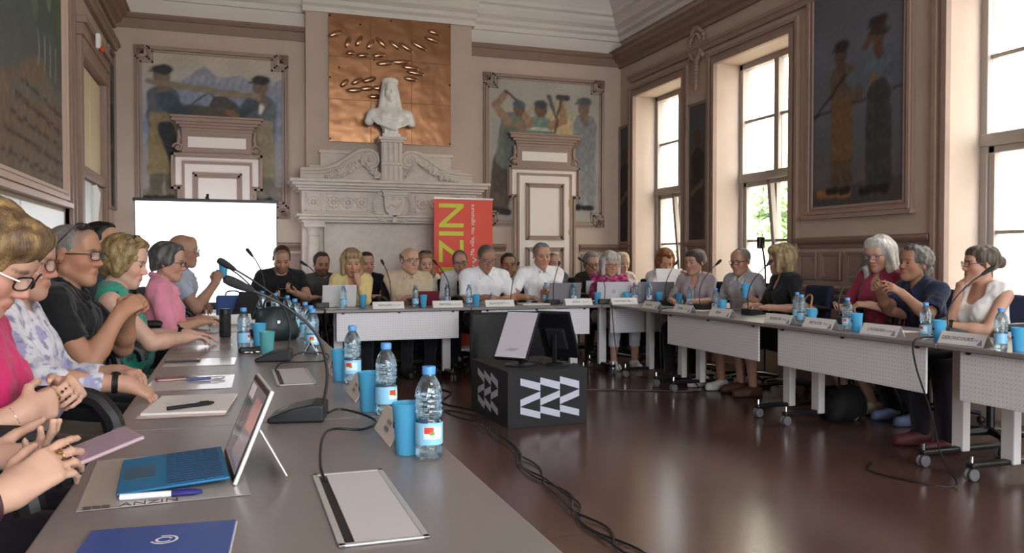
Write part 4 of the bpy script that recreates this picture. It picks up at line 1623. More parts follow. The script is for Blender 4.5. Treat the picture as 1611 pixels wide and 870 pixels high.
# garlands of leaves
rr = random.Random(3)
for (g0, g1, sag) in (((-.80, 2.24), (-.33, 2.46), -.03), ((-.30, 2.40), (.34, 2.42), -.18), ((.40, 2.46), (.88, 2.24), -.02)):
    mb = MB()
    for i in range(46):
        t = i / 45
        x = g0[0] + (g1[0] - g0[0]) * t
        z = g0[1] + (g1[1] - g0[1]) * t + sag * 4 * t * (1 - t)
        th = .5 + math.sin(math.pi * t) * .8
        for k in range(3):
            rot = Matrix.Rotation(rr.uniform(0, 6.28), 3, 'Y') @ Matrix.Rotation(rr.uniform(-.6, .6), 3, 'X')
            mb.ell((x + rr.uniform(-.02, .02), -.235 - rr.uniform(0, .04), z + rr.uniform(-.035, .035) * th), (.034, .010, .014), 6, 4, rot)
    mb.build('garland', m_stone, fp, smooth=True)
# coat of arms
sh = empty('coat_of_arms', (.02, -.42, 1.90)); sh.parent = fp
pp = [(-.13, .11), (-.13, -.02), (-.11, -.10), (-.05, -.15), (0, -.18), (.05, -.15), (.11, -.10), (.13, -.02), (.13, .11)]
MB().prism([(x, 0, z) for x, z in pp], (0, -.05, 0)).build('shield', m_stone, sh, bevel=.012)
mb = MB(); mb.bb(-.15, .15, -.07, 0, .11, .15); mb.bb(-.17, .17, -.09, 0, .15, .17)
for i in range(3):
    mb.bb(-.10 + i * .08, -.06 + i * .08, -.065, -.05, .055, .085)
mb.bb(-.15, .15, -.06, 0, .09, .11)
mb.build('shield_crown', m_stone, sh, bevel=.004)
MB().tube([(-.10, -.05, -.06), (-.04, -.06, .0), (.03, -.055, -.05), (.10, -.05, .03)], .012, 6).build('shield_device', m_stone, sh, smooth=True)
for s in (-1, 1):
    mb = MB()
    for i in range(16):
        a = -1.3 + i * .16
        for k in (0, 1):
            rot = Matrix.Rotation(-s * (a + (.6 if k else -.6)), 3, 'Y')
            mb.ell((s * (.03 + (.19 + .03 * k) * math.cos(a * .9)), -.02, -.02 + .20 * math.sin(a)), (.035, .012, .014), 6, 4, rot)
    mb.build('laurel_branch', m_stone, sh, smooth=True)
MB().bb(-.03, .03, -.05, 0, -.24, -.17).build('shield_drop', m_stone, sh, bevel=.01)
# pedestal of the bust
mb = MB(); fb(mb, -.135, .135, 2.19, 2.70, 0, .30)
for i in range(4):
    fb(mb, -.115 + i * .067, -.085 + i * .067, 2.45, 2.70, .30, .318); fb(mb, -.115 + i * .067, -.085 + i * .067, 2.20, 2.40, .30, .312)
fb(mb, -.14, .14, 2.41, 2.43, 0, .32)
fb(mb, -.155, .155, 2.70, 2.73, 0, .33); fb(mb, -.18, .18, 2.73, 2.77, 0, .35)
o = mb.build('bust_pedestal', m_stone, fp, bevel=.004); o.location.x = .02

# bust
bu = empty('marble_bust', (FC + .02, YB - .30, 2.77), 0, 'white bust of a veiled woman on the fireplace pedestal', 'statue')
m_plaster = M('plaster_white', '#e9e5de', .55, noise=.04, nscale=10)
Fb = Field()
hc_ = np.array((0, -.02, .60)); Hr_ = rotz(math.pi) @ rotx(0.05); s_ = 1.12
HT_ = lambda p: hc_ + Hr_ @ (np.array(p, float) * s_)
head_prims(Fb, HT_, Hr_, s_, 1.0, True)
Fb.cap((0, .01, .36), (0, .0, .54), .068, .058, .04)
Fb.ell((0, .0, .27), (.20, .11, .12), .05)
Fb.cap((-.20, .01, .305), (.20, .01, .305), .070, .070, .06)
for sx in (-1, 1):
    Fb.ell((sx * .085, -.085, .245), (.08, .065, .075), .05)
    Fb.cap((sx * .23, .01, .29), (sx * .275, -.01, .205), .075, .055, .05)
    Fb.cap((sx * .082, .02, .66), (sx * .115, .0, .36), .026, .045, .02)
    Fb.cap((sx * .05, .08, .68), (sx * .10, .07, .38), .05, .055, .04)
for q in range(4):
    Fb.cap((-.24 + .02 * q, -.06 - .015 * q, .24 - .022 * q), (.04, -.155, .19 - .03 * q), .020, .022, .008)
    Fb.cap((.22, -.07 - .01 * q, .25 - .02 * q), (-.03 + .02 * q, -.15, .165 - .02 * q), .020, .018, .008)
Fb.cap((0, 0, .17), (0, 0, .03), .125, .075, .04)
Fb.ell((0, .035, .64), (.098, .115, .115), .012)
for i in range(9):
    a = math.pi * i / 8
    Fb.ell((.088 * math.cos(a), -.075 * math.sin(a) + .0, .722 + .02 * math.sin(a)), (.020, .018, .034), .006)
Fb.finish(); Fb.lo[2] = -.02
Fb.noise = lambda P: .006 * vnoise(P * np.array([1, 1, .5], F32), 34, 2) * (P[:, 2] < .40) + .004 * vnoise(P * np.array([1, 1, .12], F32), 90, 1) * (P[:, 2] < .7) * (np.abs(P[:, 0]) > .075)
Fb.post = lambda P, D: np.maximum(D, .03 - P[:, 2])
V, Q = polygonize(Fb, .009)
mesh_obj('figure', V, Q, m_plaster, bu)
mb = MB(); mb.bb(-.115, .115, -.10, .10, 0, .05); mb.bb(-.09, .09, -.085, .085, .05, .11); mb.build('plinth', m_plaster, bu, bevel=.006)

# copper relief panel behind the bust
cp = empty('copper_relief', (0, YB - .12, 0), 0, 'large shiny copper relief panel above the fireplace', 'artwork')
m_cop, nt, b = new_mat('brushed_copper')
b.inputs['Base Color'].default_value = (*hexc('#94694a'), 1); b.inputs['Metallic'].default_value = .85; b.inputs['Roughness'].default_value = .30
tc = nt.nodes.new('ShaderNodeTexCoord'); n1 = nt.nodes.new('ShaderNodeTexNoise'); n1.inputs['Scale'].default_value = 3.5
bp = nt.nodes.new('ShaderNodeBump'); bp.inputs['Strength'].default_value = .25; bp.inputs['Distance'].default_value = .05
nt.links.new(tc.outputs['Object'], n1.inputs['Vector']); nt.links.new(n1.outputs['Fac'], bp.inputs['Height']); nt.links.new(bp.outputs['Normal'], b.inputs['Normal'])
cx0, cx1, cz0, cz1 = 1.185, 2.80, 2.72, 4.36
for i in range(3):
    for j in range(3):
        MB().bb(cx0 + i * (cx1 - cx0) / 3 + .001, cx0 + (i + 1) * (cx1 - cx0) / 3 - .001, -.03, -.005, cz0 + j * (cz1 - cz0) / 3 + .001, cz0 + (j + 1) * (cz1 - cz0) / 3 - .001).build('copper_sheet', m_cop, cp, bevel=.0015)
m_cop2 = M('polished_copper', '#a87f62', .17, .85)
fing = [(.05, .84, .16, 25), (.15, .78, .13, 70), (.24, .80, .14, 60), (.33, .78, .13, 55), (.17, .70, .10, 10), (.27, .69, .14, 8), (.42, .80, .16, -40), (.53, .79, .16, -35), (.62, .78, .18, -30), (.73, .80, .20, -25), (.84, .86, .18, -15),
        (.86, .92, .16, -10), (.40, .70, .16, 12), (.45, .64, .2, 10), (.58, .66, .22, 4), (.66, .62, .2, -4), (.70, .58, .2, -6), (.66, .53, .16, -6), (.12, .46, .12, 45), (.22, .48, .14, 30), (.32, .50, .16, 20), (.20, .41, .18, 6), (.30, .43, .16, 8), (.40, .44, .16, 5), (.36, .37, .14, 4)]
for fx, fz, ln, an in fing:
    mb = MB(); mb.ell((cx0 + fx * (cx1 - cx0), -.03, cz0 + fz * (cz1 - cz0)), (ln * .62, .026, .036), 16, 12, Matrix.Rotation(R(-an), 3, 'Y'))
    mb.build('raised_finger_relief', m_cop2, cp, smooth=True)
for fx, fz in ((.01, .02), (.5, .02), (.99, .02), (.01, .5), (.99, .5), (.01, .98), (.5, .98), (.99, .98), (.25, .93), (.08, .58), (.36, .66)):
    MB().lathe([(.012, 0), (.012, .012), (.006, .016)], 8, (cx0 + fx * (cx1 - cx0), -.03, cz0 + fz * (cz1 - cz0)), rot=Matrix.Rotation(R(90), 3, 'X')).build('fixing_bolt', M('dark_bolt', '#3a2c22', .5, .6), cp)

# cartouche between the far windows
ca = MB()
for i in range(26):
    a = 2 * math.pi * i / 26
    ca.ell((-.045, .125 * math.cos(a), .155 * math.sin(a)), (.032, .026, .026), 8, 6)
ca.ell((-.02, 0, 0), (.05, .115, .145), 16, 12)
for i in range(7):
    a = math.pi * (i + .5) / 7
    ca.ell((-.04, .10 * math.cos(a), .16 + .07 * math.sin(a)), (.03, .028, .045), 8, 6, Matrix.Rotation(math.pi / 2 - a, 3, 'X'))
for s in (-1, 1):
    for i in range(5):
        ca.ell((-.035, s * (.15 + .015 * math.sin(i * 1.3)), .12 - .06 * i), (.03, .03, .036), 8, 6)
for i in range(8):
    ca.ell((-.04, 0, -.19 - i * .045), (.03, .05 - i * .005, .03), 10, 6)
o = ca.build('cartouche', m_trim, wall_right, smooth=True); o.location = (XR, 8.86, 3.78)

# ------------------------------------------------------------------ the sitters
CHAIRS = []


def sit(X, Y, face, label, chair='black', **kw):
    r = person(X, Y, face, label, **kw)
    if chair:
        CHAIRS.append((X, Y, math.atan2(face[1], face[0]) - math.pi / 2, chair, label))
    return r


def floral(V, base):
    n1, n2, n3 = vnoise(V * np.array([1, 1, .6]), 52, 1), vnoise(V, 60, 4), vnoise(V * np.array([1, .5, 1]), 110, 7)
    C = np.tile(np.array(hexc('#cdcbd6')), (len(V), 1))
    for m, c in ((n1 > .25, '#8d87b8'), (n2 > .35, '#a9a8bd'), (n3 > .45, '#6b6a92'), ((n1 < -.35), '#dcdbe2'), ((n2 < -.45), '#7f8f86'), ((n3 < -.5), '#77719f')):
        C[m] = C[m] * .25 + np.array(hexc(c)) * .75
    return C


def magenta(V, base):
    n = vnoise(V, 45, 2)
    C = np.tile(base, (len(V), 1))
    C[n > .2] = np.array(hexc('#c04a86')); C[n < -.3] = np.array(hexc('#5a2340'))
    return C


def greenfl(V, base):
    n, m = vnoise(V, 40, 2), vnoise(V, 60, 5)
    C = np.tile(base, (len(V), 1))
    C[m > .62] = np.array(hexc('#35484a')); C[n < -.8] = np.array(hexc('#b58a86'))
    return C


E_ = dict(res=.0065, cres=.0085, hres=.0052)
N_ = dict(res=.008, cres=.010, hres=.006)
PX = (1, 0)
# left side of the table, nearest first
p0, a0_, *_ = sit(-.72, 1.52, (1, .05), 'person at the near left edge in a dark top, holding a phone in ringed hands', fem=True, lean=4, res=.0055, cres=.011, hres=.009, skin='#c39a85',
                  top=('long', '#2f3238'), sleeve=1.45, hair=('bob', '#6d5442'), head=(0, 30, 0),
                  aR=dict(w=(-.350, 1.525, .818), elw=(-.6, -.5, -.6), f=(.62, .52, .34), n=(-.25, .55, -.7), curl=(.20, .34, .42, .46)), aL=dict(w=(-.455, 1.79, .822), elw=(-.8, .3, -1), f=(.9, -.28, .12), n=(-.15, -.3, .9), curl=(.30, .36, .40, .42)), chair='long')
p1, a1_, *_ = sit(-0.69, 2.31, (1, -.05), 'woman in a bright pink top with white-armed glasses looking down, hands clasped', chair='long', fem=True, w=1.15, lean=8, skin='#c59b86', head=(-6, 33, 4), top=('tee', '#c02a63'), sleeve=.8, hair=('bob', '#5f4834', '#927650'), glasses='white',
                  bottom=('trousers', '#2a2630'), aR=dict(w=(-.45, 2.10, .855), elw=(-.9, -.6, -.7), f=(.55, .75, .1), n=(-.7, .6, -.2), curl=(.55, .6, .65, .7)), aL=dict(w=(-.41, 2.36, .870), elw=(-.7, .7, -.6), f=(.45, -.85, .12), n=(-.6, -.4, -.5), curl=(.6, .65, .7, .7)), hs=1.03, **E_)
p2, a2_, *_ = sit(-.76, 3.22, (1, -.02), 'woman with short grey hair and round brown glasses in a white and lilac flowered blouse', sc=.96, fem=True, w=1.15, belly=.04, lean=6, skin='#b88d78', head=(-8, 8, 0), top=('roll', '#d8d6de'), sleeve=1.72, pattern=floral, hair=('shortlady', '#6e6458', '#9b8f7e'), glasses='round',
                  earring=True, aR=dict(w=(-.33, 2.92, .80), elw=(-.5, -.7, -.8), f=(.8, .2, -.5), n=(0, .3, -.8), curl=.4), aL=dict(w=(-.40, 3.38, .78)), bottom=('trousers', '#5b5348'), **E_)
p3, a3_, *_ = sit(-0.72, 3.9, (1, -.08), 'tanned man with cropped grey hair in a black polo shirt, hands clasped high', shades=(.052, -.03, .85), w=1.08, lean=7, skin='#ab7d64', head=(-12, 3, 0), top=('tee', '#191a1d'), hair=('thin', '#76706b'), glasses='dark', collar='#17181a', brow='#4a4038',
                  aR=dict(w=(-.44, 3.74, .98), elw=(.5, -.3, -1), f=(.5, .45, .35), n=(-.2, .7, -.5), curl=(.75, .8, .85, .85)), aL=dict(w=(-.43, 3.95, .98), elw=(.5, .4, -1), f=(.55, -.45, .35), n=(-.2, -.7, -.4), curl=(.75, .8, .85, .85)), **E_)
p4, a4_, *_ = sit(-0.63, 4.61, (1, .06), 'broad woman with blond curly hair and sunglasses pushed up, in a green sleeveless top', sc=.96, fem=True, w=1.28, belly=.06, lean=9, skin='#c9a08e', head=(-14, 14, 0), top=('none', '#2f8f7a'), neck='scoop', pattern=greenfl, hair=('curly', '#77603f', '#9c845a'),
                  shades=(.075, -.045, .75), aR=dict(w=(-.24, 4.60, .795), elw=(-.3, -1, -.5), f=(.8, .5, -.05), n=(0, 0, -1), curl=.3), aL=dict(w=(-.24, 4.86, .79), f=(.9, .1, -.05), n=(0, 0, -1), curl=.25), bottom=('trousers', '#2f6f62'), **E_)
p5, a5_, *_ = sit(-0.52, 5.94, (1, 0), 'person in a pink shirt with dark grey hair and glasses, left of the thermos', sc=.95, fem=True, w=1.3, belly=.06, lean=10, skin='#b9907c', head=(-8, 8, 0), top=('roll', '#d98aa0'), hair=('shortlady', '#3f3e40', '#6a6866'), glasses='dark', collar='#d88ca2',
                  aR=dict(w=(-.20, 5.80, .79), f=(.9, .3, -.05), n=(0, .2, -1), curl=.35), aL=dict(w=(-.20, 6.05, .79), f=(.9, 0, 0), n=(0, -.2, -1), curl=.35), **N_)
p6, a6_, *_ = sit(-0.48, 7.49, (1, -.12), 'bald man in a pale blue shirt in front of the screen, raising a blue cup', sc=1.08, w=1.12, lean=7, skin='#a9806c', head=(-6, 2, 0), top=('tee', '#a7b0c4'), hair=('bald', '#8c8782'), glasses='metal', collar='#a9b2c6',
                  aR=dict(w=(-.14, 7.36, 1.0), elw=(-.1, -.3, -1), f=(.3, .35, .75), n=(.2, .8, -.2), curl=.65), aL=dict(w=(-.25, 7.55, .80)), **N_)
sit(-0.92, 6.53, (1, .1), 'dark-haired man mostly hidden behind the blond curly woman', sc=1.14, w=1.05, lean=2, skin='#bd937c', head=(-25, 0, 0), top=('tee', '#41444b'), hair=('short', '#1d1816'), **N_)

# the row in front of the fireplace
MY = (0, -1)
sit(.47, 9.02, (.15, -1), 'bearded man in a black shirt looking at his phone by the screen', hs=1.06, w=1.12, lean=8, skin='#b78d78', head=(-8, 26, 0), top=('tee', '#1d1e21'), hair=('crop', '#3a2c24'), beard=('#4a382d', .55),
    aL=dict(w=(.60, 8.62, .86), elw=(.8, .2, -1), f=(-.6, -.5, .2), n=(-.3, -.2, .9), curl=.6), aR=dict(w=(.34, 8.66, .80), f=(.6, -.5, .1), n=(0, 0, 1), curl=.5))
sit(.97, 9.75, MY, 'man with dark hair and beard in a dark grey shirt, left of the blond woman', sc=.93, seat=.43, hs=1.14, lean=2, skin='#a87f6a', head=(6, 8, 0), top=('tee', '#4c4b49'), hair=('short', '#2f2622'), beard=('#3d322b', .75))
p8, a8_, *_ = sit(1.17, 8.72, (-.05, -1), 'blond woman in a pale yellow jacket with her hand at her mouth', sc=.93, hs=1.16, fem=True, w=1.06, lean=9, skin='#c2987f', head=(4, 10, 0), top=('long', '#dcc98f'), neck='v', hair=('bob', '#8a7050', '#b59d72'),
                  aL=dict(w=(1.20, 8.45, .98), elw=(.4, .1, -1), f=(-.12, .1, 1), n=(-.2, .8, 0), curl=.6), aR=dict(w=(1.02, 8.42, .79)), sleeve=1.9)
sit(1.49, 9.78, (-.2, -1), 'dark-haired man in black behind the blond woman', sc=.93, seat=.43, hs=1.14, lean=1, skin='#b88f7a', head=(20, 4, 0), top=('tee', '#17181a'), hair=('short', '#231d1b'))
sit(1.77, 8.74, (.08, -1), 'balding man with glasses in a beige shirt, arms folded on the table', sc=.95, hs=1.14, w=1.22, belly=.05, lean=7, skin='#c69c87', head=(12, 2, 0), top=('tee', '#c3b299'), sleeve=.8, hair=('bald', '#5d534b'), glasses='metal', collar='#c6b59c',
    aL=dict(w=(1.78, 8.44, .80), f=(-1, -.1, 0), n=(0, 0, -1)), aR=dict(w=(1.86, 8.46, .82), f=(1, -.1, 0), n=(0, 0, -1)))
sit(2.17, 9.72, MY, 'woman with long light brown hair half hidden behind the balding man', sc=.93, seat=.43, hs=1.14, fem=True, lean=2, head=(5, 5, 0), top=('tee', '#d8d4cc'), hair=('long', '#8a6a4a'), shades=(.075, -.045, .75))
sit(2.50, 9.32, (-.1, -1), 'man with glasses in a white shirt leaning on his hand beside the banner', sc=.93, hs=1.14, lean=8, skin='#b98f7a', head=(-8, 10, 6), top=('long', '#d9dade'), sleeve=1.5, hair=('crop', '#5f5650'), glasses='dark', collar='#dcdde2',
    aL=dict(w=(2.60, 9.10, 1.0), elw=(.6, -.1, -1), f=(-.3, .1, 1), n=(-.7, .6, 0), curl=.7))
p9, a9_, *_ = sit(2.6, 8.72, (-.03, -1), 'grey-haired man in a white shirt writing at the centre of the far table', sc=1.02, hs=1.08, w=1.16, lean=13, skin='#a87c66', head=(4, 22, 0), top=('tee', '#e9e9ee'), sleeve=.75, hair=('crop', '#56514d'), collar='#eeeef2', glasses='metal',
                  aL=dict(w=(2.76, 8.36, .79), f=(-.7, -.6, 0), n=(0, 0, -1), curl=.5), aR=dict(w=(2.54, 8.40, .80), f=(.5, -.8, -.1), n=(.5, .2, -.6), curl=.7))
sit(3.18, 9.62, (-.1, -1), 'dark-haired man resting his mouth on clasped hands behind the far table', sc=.93, seat=.43, hs=1.14, lean=10, skin='#9d745e', head=(-4, 6, 0), top=('tee', '#c9c7c4'), hair=('short', '#2b2320'),
    aL=dict(w=(3.22, 9.34, 1.0), elw=(.5, -.2, -1), f=(-.3, 0, .9), n=(-.5, .5, 0), curl=.75), aR=dict(w=(3.12, 9.34, 1.0), elw=(-.5, -.2, -1), f=(.3, 0, .9), n=(.5, .5, 0), curl=.75))
p10, a10_, *_ = sit(3.30, 8.78, (.05, -1), 'grey-haired man in a white polo shirt sitting upright behind the grey laptop', hs=1.08, w=1.2, sc=1.03, lean=4, skin='#b78b76', head=(-6, 7, 0), top=('tee', '#efeff3'), sleeve=.7, hair=('short', '#77736f'), collar='#f1f1f4',
                    aL=dict(w=(3.20, 8.40, .84), f=(.2, -.7, .1), n=(-.6, .3, -.6), curl=.5), aR=dict(w=(3.02, 8.44, .79), f=(.9, -.3, 0), n=(0, 0, -1)))
sit(3.92, 9.95, MY, 'person mostly hidden behind the man in the white polo shirt', sc=.93, seat=.43, hs=1.14, lean=2, head=(0, 2, 0), top=('tee', '#5f6068'), hair=('crop', '#6b655f'))
sit(4.27, 9.55, (-.15, -1), 'woman with short grey hair and glasses in dark brown behind the laptops', sc=.93, seat=.43, hs=1.14, fem=True, lean=4, skin='#bd9582', head=(0, 8, 0), top=('tee', '#3a312c'), hair=('shortlady', '#7d7a75'), glasses='dark')
sit(4.10, 8.68, (-.12, -1), 'grey-haired woman with glasses in a magenta patterned blouse and white trousers', sc=.90, hs=1.18, fem=True, w=1.12, lean=8, skin='#bd907d', head=(2, 10, 0), top=('roll', '#8f2f58'), pattern=magenta, hair=('bob', '#a5a29e', '#c6c4c0'), glasses='brown', bottom=('cropped', '#d5d7de'), shoes='#e3e0da', knees=((-.13, .55, .51), (.10, .55, .51)),
    aR=dict(w=(3.96, 8.36, .79)), aL=dict(w=(4.24, 8.36, .79)))
sit(4.87, 9.92, MY, 'fair-haired person half hidden behind the woman in magenta', sc=.93, seat=.43, hs=1.14, fem=True, lean=3, head=(0, 5, 0), top=('tee', '#b8a9a2'), hair=('shortlady', '#b9a888'))
pr1, ar1_, *_ = sit(4.8, 8.64, (-.3, -1), 'woman with curly auburn hair reading a white sheet of paper', sc=.94, hs=1.12, fem=True, lean=6, skin='#c19580', head=(4, 24, 0), top=('tee', '#d7d4da'), sleeve=.75, hair=('curly', '#6f4426', '#8f5a34'),
                    aR=dict(w=(4.62, 8.28, .98), elw=(-.5, -.2, -1), f=(.3, -.2, .8), n=(.7, 0, -.2), curl=.6), aL=dict(w=(4.86, 8.20, .98), elw=(.5, -.2, -1), f=(-.3, -.2, .8), n=(-.7, 0, -.2), curl=.6))

# right side of the table, farthest first
MX = (-1, 0)
sit(4.53, 7.44, (-.8, -.6), 'woman with tied dark hair in a mauve jumper at the right table corner', sc=.92, hs=1.1, chair='blue', fem=True, lean=5, skin='#b98e7a', head=(-18, 2, 0), top=('roll', '#a1949b'), neck='v', hair=('bun', '#433a35'), bottom=('trousers', '#23232a'), aR=dict(w=(4.20, 7.42, .79)), aL=dict(w=(4.30, 7.08, .79)))
p13, a13_, *_ = sit(4.7, 6.81, (-1, -.25), 'man with glasses in a light grey shirt holding a blue cup at the right table', sc=.95, hs=1.04, chair='blue', lean=9, skin='#b08570', head=(8, 8, 0), top=('roll', '#a3a5ab'), hair=('crop', '#6d6a67'), glasses='dark', collar='#b7b9be', shoes='#d8d5d0', bottom=('bare', '#4b4a47'), knees=((-.1, .5, .51), (.12, .5, .51)),
                    aL=dict(w=(4.46, 6.42, .84), elw=(.3, -.6, -1), f=(-.5, -.35, .5), n=(-.5, .6, .3), curl=.65), aR=dict(w=(4.40, 6.88, .80)), **N_)
sit(4.72, 6.18, (-1, .2), 'blond woman in a black shirt seen from behind her hair at the right table', sc=.98, hs=1.04, chair='blue', fem=True, lean=8, skin='#c39a84', head=(-30, 6, 0), top=('roll', '#191a1e'), neck='v', hair=('bob', '#7d694c', '#b39d74'), bottom=('skirt', '#1b1b20'), shoes='#5d3a2a', aL=dict(w=(4.34, 5.98, .79)), aR=dict(w=(4.36, 6.3, .79)), **N_)
sit(4.92, 5.24, (-1, -.1), 'woman with long white hair in a dark red top looking down at the right table', chair='blue', fem=True, w=1.05, lean=8, sc=1.05, skin='#c39a86', head=(10, 15, 0), top=('tee', '#8a3048'), sleeve=.9, neck='v', hair=('longwhite', '#a9a6a2', '#cfccc8'), glasses='metal', bottom=('skirt', '#70263a'), shoes='#c9b7a4', ank=-.24, knees=((-.05, .46, .51), (.15, .50, .51)),
    aL=dict(w=(4.52, 5.00, .86), elw=(.3, -.6, -1), f=(-.5, .5, 0), n=(0, .4, -.8), curl=.6), aR=dict(w=(4.54, 5.36, .86), f=(-.5, -.5, 0), n=(0, -.4, -.8), curl=.6), **N_)
sit(4.96, 4.80, (-1, .12), 'man with wavy grey hair in a navy polo shirt gesturing with both hands', sc=.95, hs=1.06, chair='blue', w=1.15, lean=20, skin='#a87c66', head=(4, -8, 0), top=('tee', '#27304a'), sleeve=.75, hair=('curlyshort', '#55504c', '#8d8a86'), collar='#2a3350', shoes='#6f7fa6', ank=-.22, knees=((-.14, .5, .51), (.10, .5, .51)),
    aL=dict(w=(4.44, 4.60, .96), elw=(.2, -.4, -1), f=(-.75, .25, .45), n=(-.3, .7, -.3), curl=(.2, .45, .6, .65)), aR=dict(w=(4.46, 4.84, .98), elw=(.2, .3, -1), f=(-.7, -.3, .45), n=(-.3, -.7, -.3), curl=(.3, .5, .6, .65)), **N_)
p17, a17_, *_ = sit(4.60, 4.02, (-1, .15), 'woman with a dark bun in a white sleeveless top, hand at her chin', sc=.92, chair='blue', fem=True, w=1.1, lean=8, skin='#be927d', head=(-14, -2, 0), top=('none', '#e5e2e0'), neck='scoop', hair=('bun', '#3c3029', '#75685a'), glasses='brown', bottom=('trousers', '#24222a'), shoes='#5b2a2e',
                    aR=dict(w=(4.405, 4.10, .965), elw=(.1, .4, -1), f=(.05, -.2, 1), n=(.9, -.2, .1), curl=.75), aL=dict(w=(4.22, 4.02, .79), elw=(.3, -.7, -.6), f=(-.6, .7, 0), n=(0, 0, -1), curl=.4), **N_)


# wrist watches, rings and bracelets
def band(arm, r, mat, parent, name='watch', back=.03, wd=.012, face_=True):
    s_, e_, w_, *_ = arm
    ax = nz(w_ - e_)
    c = w_ - ax * back
    u = nz(np.cross(ax, (0, 0, 1)))
    v = np.cross(ax, u)
    mb = MB()
    for k in (-.5, 0, .5):
        mb.tube([c + ax * wd * k + (u * math.cos(a) + v * math.sin(a)) * r for a in np.linspace(0, 2 * math.pi, 19)[:-1]], wd * .32, 6, closed=True)
    o = mb.build(name, mat, parent, smooth=True)
    if face_:
        m2 = MB(); m2.ell(c - v * r * (1 if v[2] < 0 else -1), (.016, .016, .008)); m2.build('watch_dial', M('watch_dial', '#101114', .2), o, smooth=True)
    return o


m_strap = M('watch_strap', '#1a1615', .5)
band(a2_[1], .030, m_strap, p2)
band(a17_[-1], .030, m_strap, p17)
band(a4_[-1], .032, m_strap, p4)
band(a10_[-1], .033, m_strap, p10)
band(a0_[1], .0295, M('purple_bracelet', '#4a2a38', .35), p0, 'bracelet', .035, .022, False)
band(a1_[1], .029, M('silver', '#d5d3cf', .2, 1.0), p1, 'bracelet', .02, .004, False)


def ring(arm, parent, t=.105, off=.010, side=1, r=.0105):
    s_, e_, w_, f_, n_, cu = arm
    f, n = nz(f_), np.array(n_, float)
    n = nz(n - f * np.dot(n, f))
    lat = np.cross(f, n) * side
    c0 = (cu if not isinstance(cu, (list, tuple)) else cu[1]) * 1.1
    d = f * math.cos(c0) + n * math.sin(c0)
    c = w_ + (f * .090 + lat * off - n * .004) * .94 + d * .018
    u = lat; v = np.cross(d, u)
    mb = MB(); mb.tube([c + (u * math.cos(a) + v * math.sin(a)) * r for a in np.linspace(0, 2 * math.pi, 17)[:-1]], .0022, 6, closed=True)
    mb.ell(c - n * r * 1.1, (.006, .006, .004), 8, 6)
    return mb.build('ring', M('gold', '#c9a36a', .25, 1.0), parent, smooth=True)


ring(a0_[1], p0, side=1)
ring(a1_[1], p1, side=1)

# ------------------------------------------------------------------ furniture
m_top = M('table_laminate', '#847c7b', .32, noise=.03, nscale=60)
m_edge = M('table_edge', '#7d7571', .5)
m_wmet = M('white_metal', '#e2e0e2', .4)
m_black = M('black_plastic', '#17171a', .4)
m_blackm = M('black_matte', '#1c1c1f', .7)
m_chrome = M('chrome', '#c9c9cc', .18, 1.0)
m_perf, nt, b = new_mat('perforated_white_panel')
tc = nt.nodes.new('ShaderNodeTexCoord'); sx = nt.nodes.new('ShaderNodeSeparateXYZ'); nt.links.new(tc.outputs['Object'], sx.inputs[0])


def mnode(op, a, bb=None):
    n = nt.nodes.new('ShaderNodeMath'); n.operation = op
    if isinstance(a, (int, float)):
        n.inputs[0].default_value = a
    else:
        nt.links.new(a, n.inputs[0])
    if bb is not None:
        if isinstance(bb, (int, float)):
            n.inputs[1].default_value = bb
        else:
            nt.links.new(bb, n.inputs[1])
    return n.outputs[0]


sq = []
for ch in ('X', 'Z'):
    q = mnode('SUBTRACT', mnode('FRACT', mnode('MULTIPLY', sx.outputs[ch], 1 / .024)), .5)
    sq.append(mnode('MULTIPLY', q, q))
dot = mnode('LESS_THAN', mnode('ADD', sq[0], sq[1]), .022)
mxc = nt.nodes.new('ShaderNodeMix'); mxc.data_type = 'RGBA'
nt.links.new(dot, mxc.inputs['Factor'])
mxc.inputs['A'].default_value = (*hexc('#e6e4e9'), 1); mxc.inputs['B'].default_value = (*hexc('#bdbbc0'), 1)
nt.links.new(mxc.outputs['Result'], b.inputs['Base Color']); b.inputs['Roughness'].default_value = .45


def table(cx, cy, L, D, rz, label, panel=True, legs=True, group='conference tables'):
    t = empty('conference_table', (cx, cy, 0), rz, label, 'table', group)
    MB().box((0, 0, .717), (L, D, .026)).build('table_top', m_top, t, bevel=.004)
    if panel:
        MB().box((0, -D / 2 + .05, .565), (L - .22, .014, .265)).build('modesty_panel', m_perf, t, bevel=.003)
        for s in (-1, 0, 1):
            MB().box((s * (L / 2 - .17), -D / 2 + .045, .697), (.022, .03, .02)).build('panel_clip', m_black, t)
    if legs:
        for s in (-1, 1):
            x = s * (L / 2 - .16)
            MB().box((x, -.02, .39), (.085, .055, .63)).build('leg', m_wmet, t, bevel=.006)
            ft = MB().box((x, 0, .085), (.055, D - .12, .03)).build('foot', m_black, t, bevel=.01)
            for q in (-1, 1):
                c = MB()
                y = q * (D / 2 - .08)
                for e_ in (-.016, .016):
                    c.lathe([(.010, -.010), (.030, -.009), (.034, -.004), (.034, .004), (.030, .009), (.010, .010)], 16, (x + e_, y, .035), rot=Matrix.Rotation(R(90), 3, 'Y'))
                cw = c.build('caster', M('caster_grey', '#6c6c70', .35), ft, smooth=True)
                MB().tube([(x, y, .05), (x, y, .135)], .009, 8).build('caster_stem', m_chrome, ft, smooth=True)
    return t


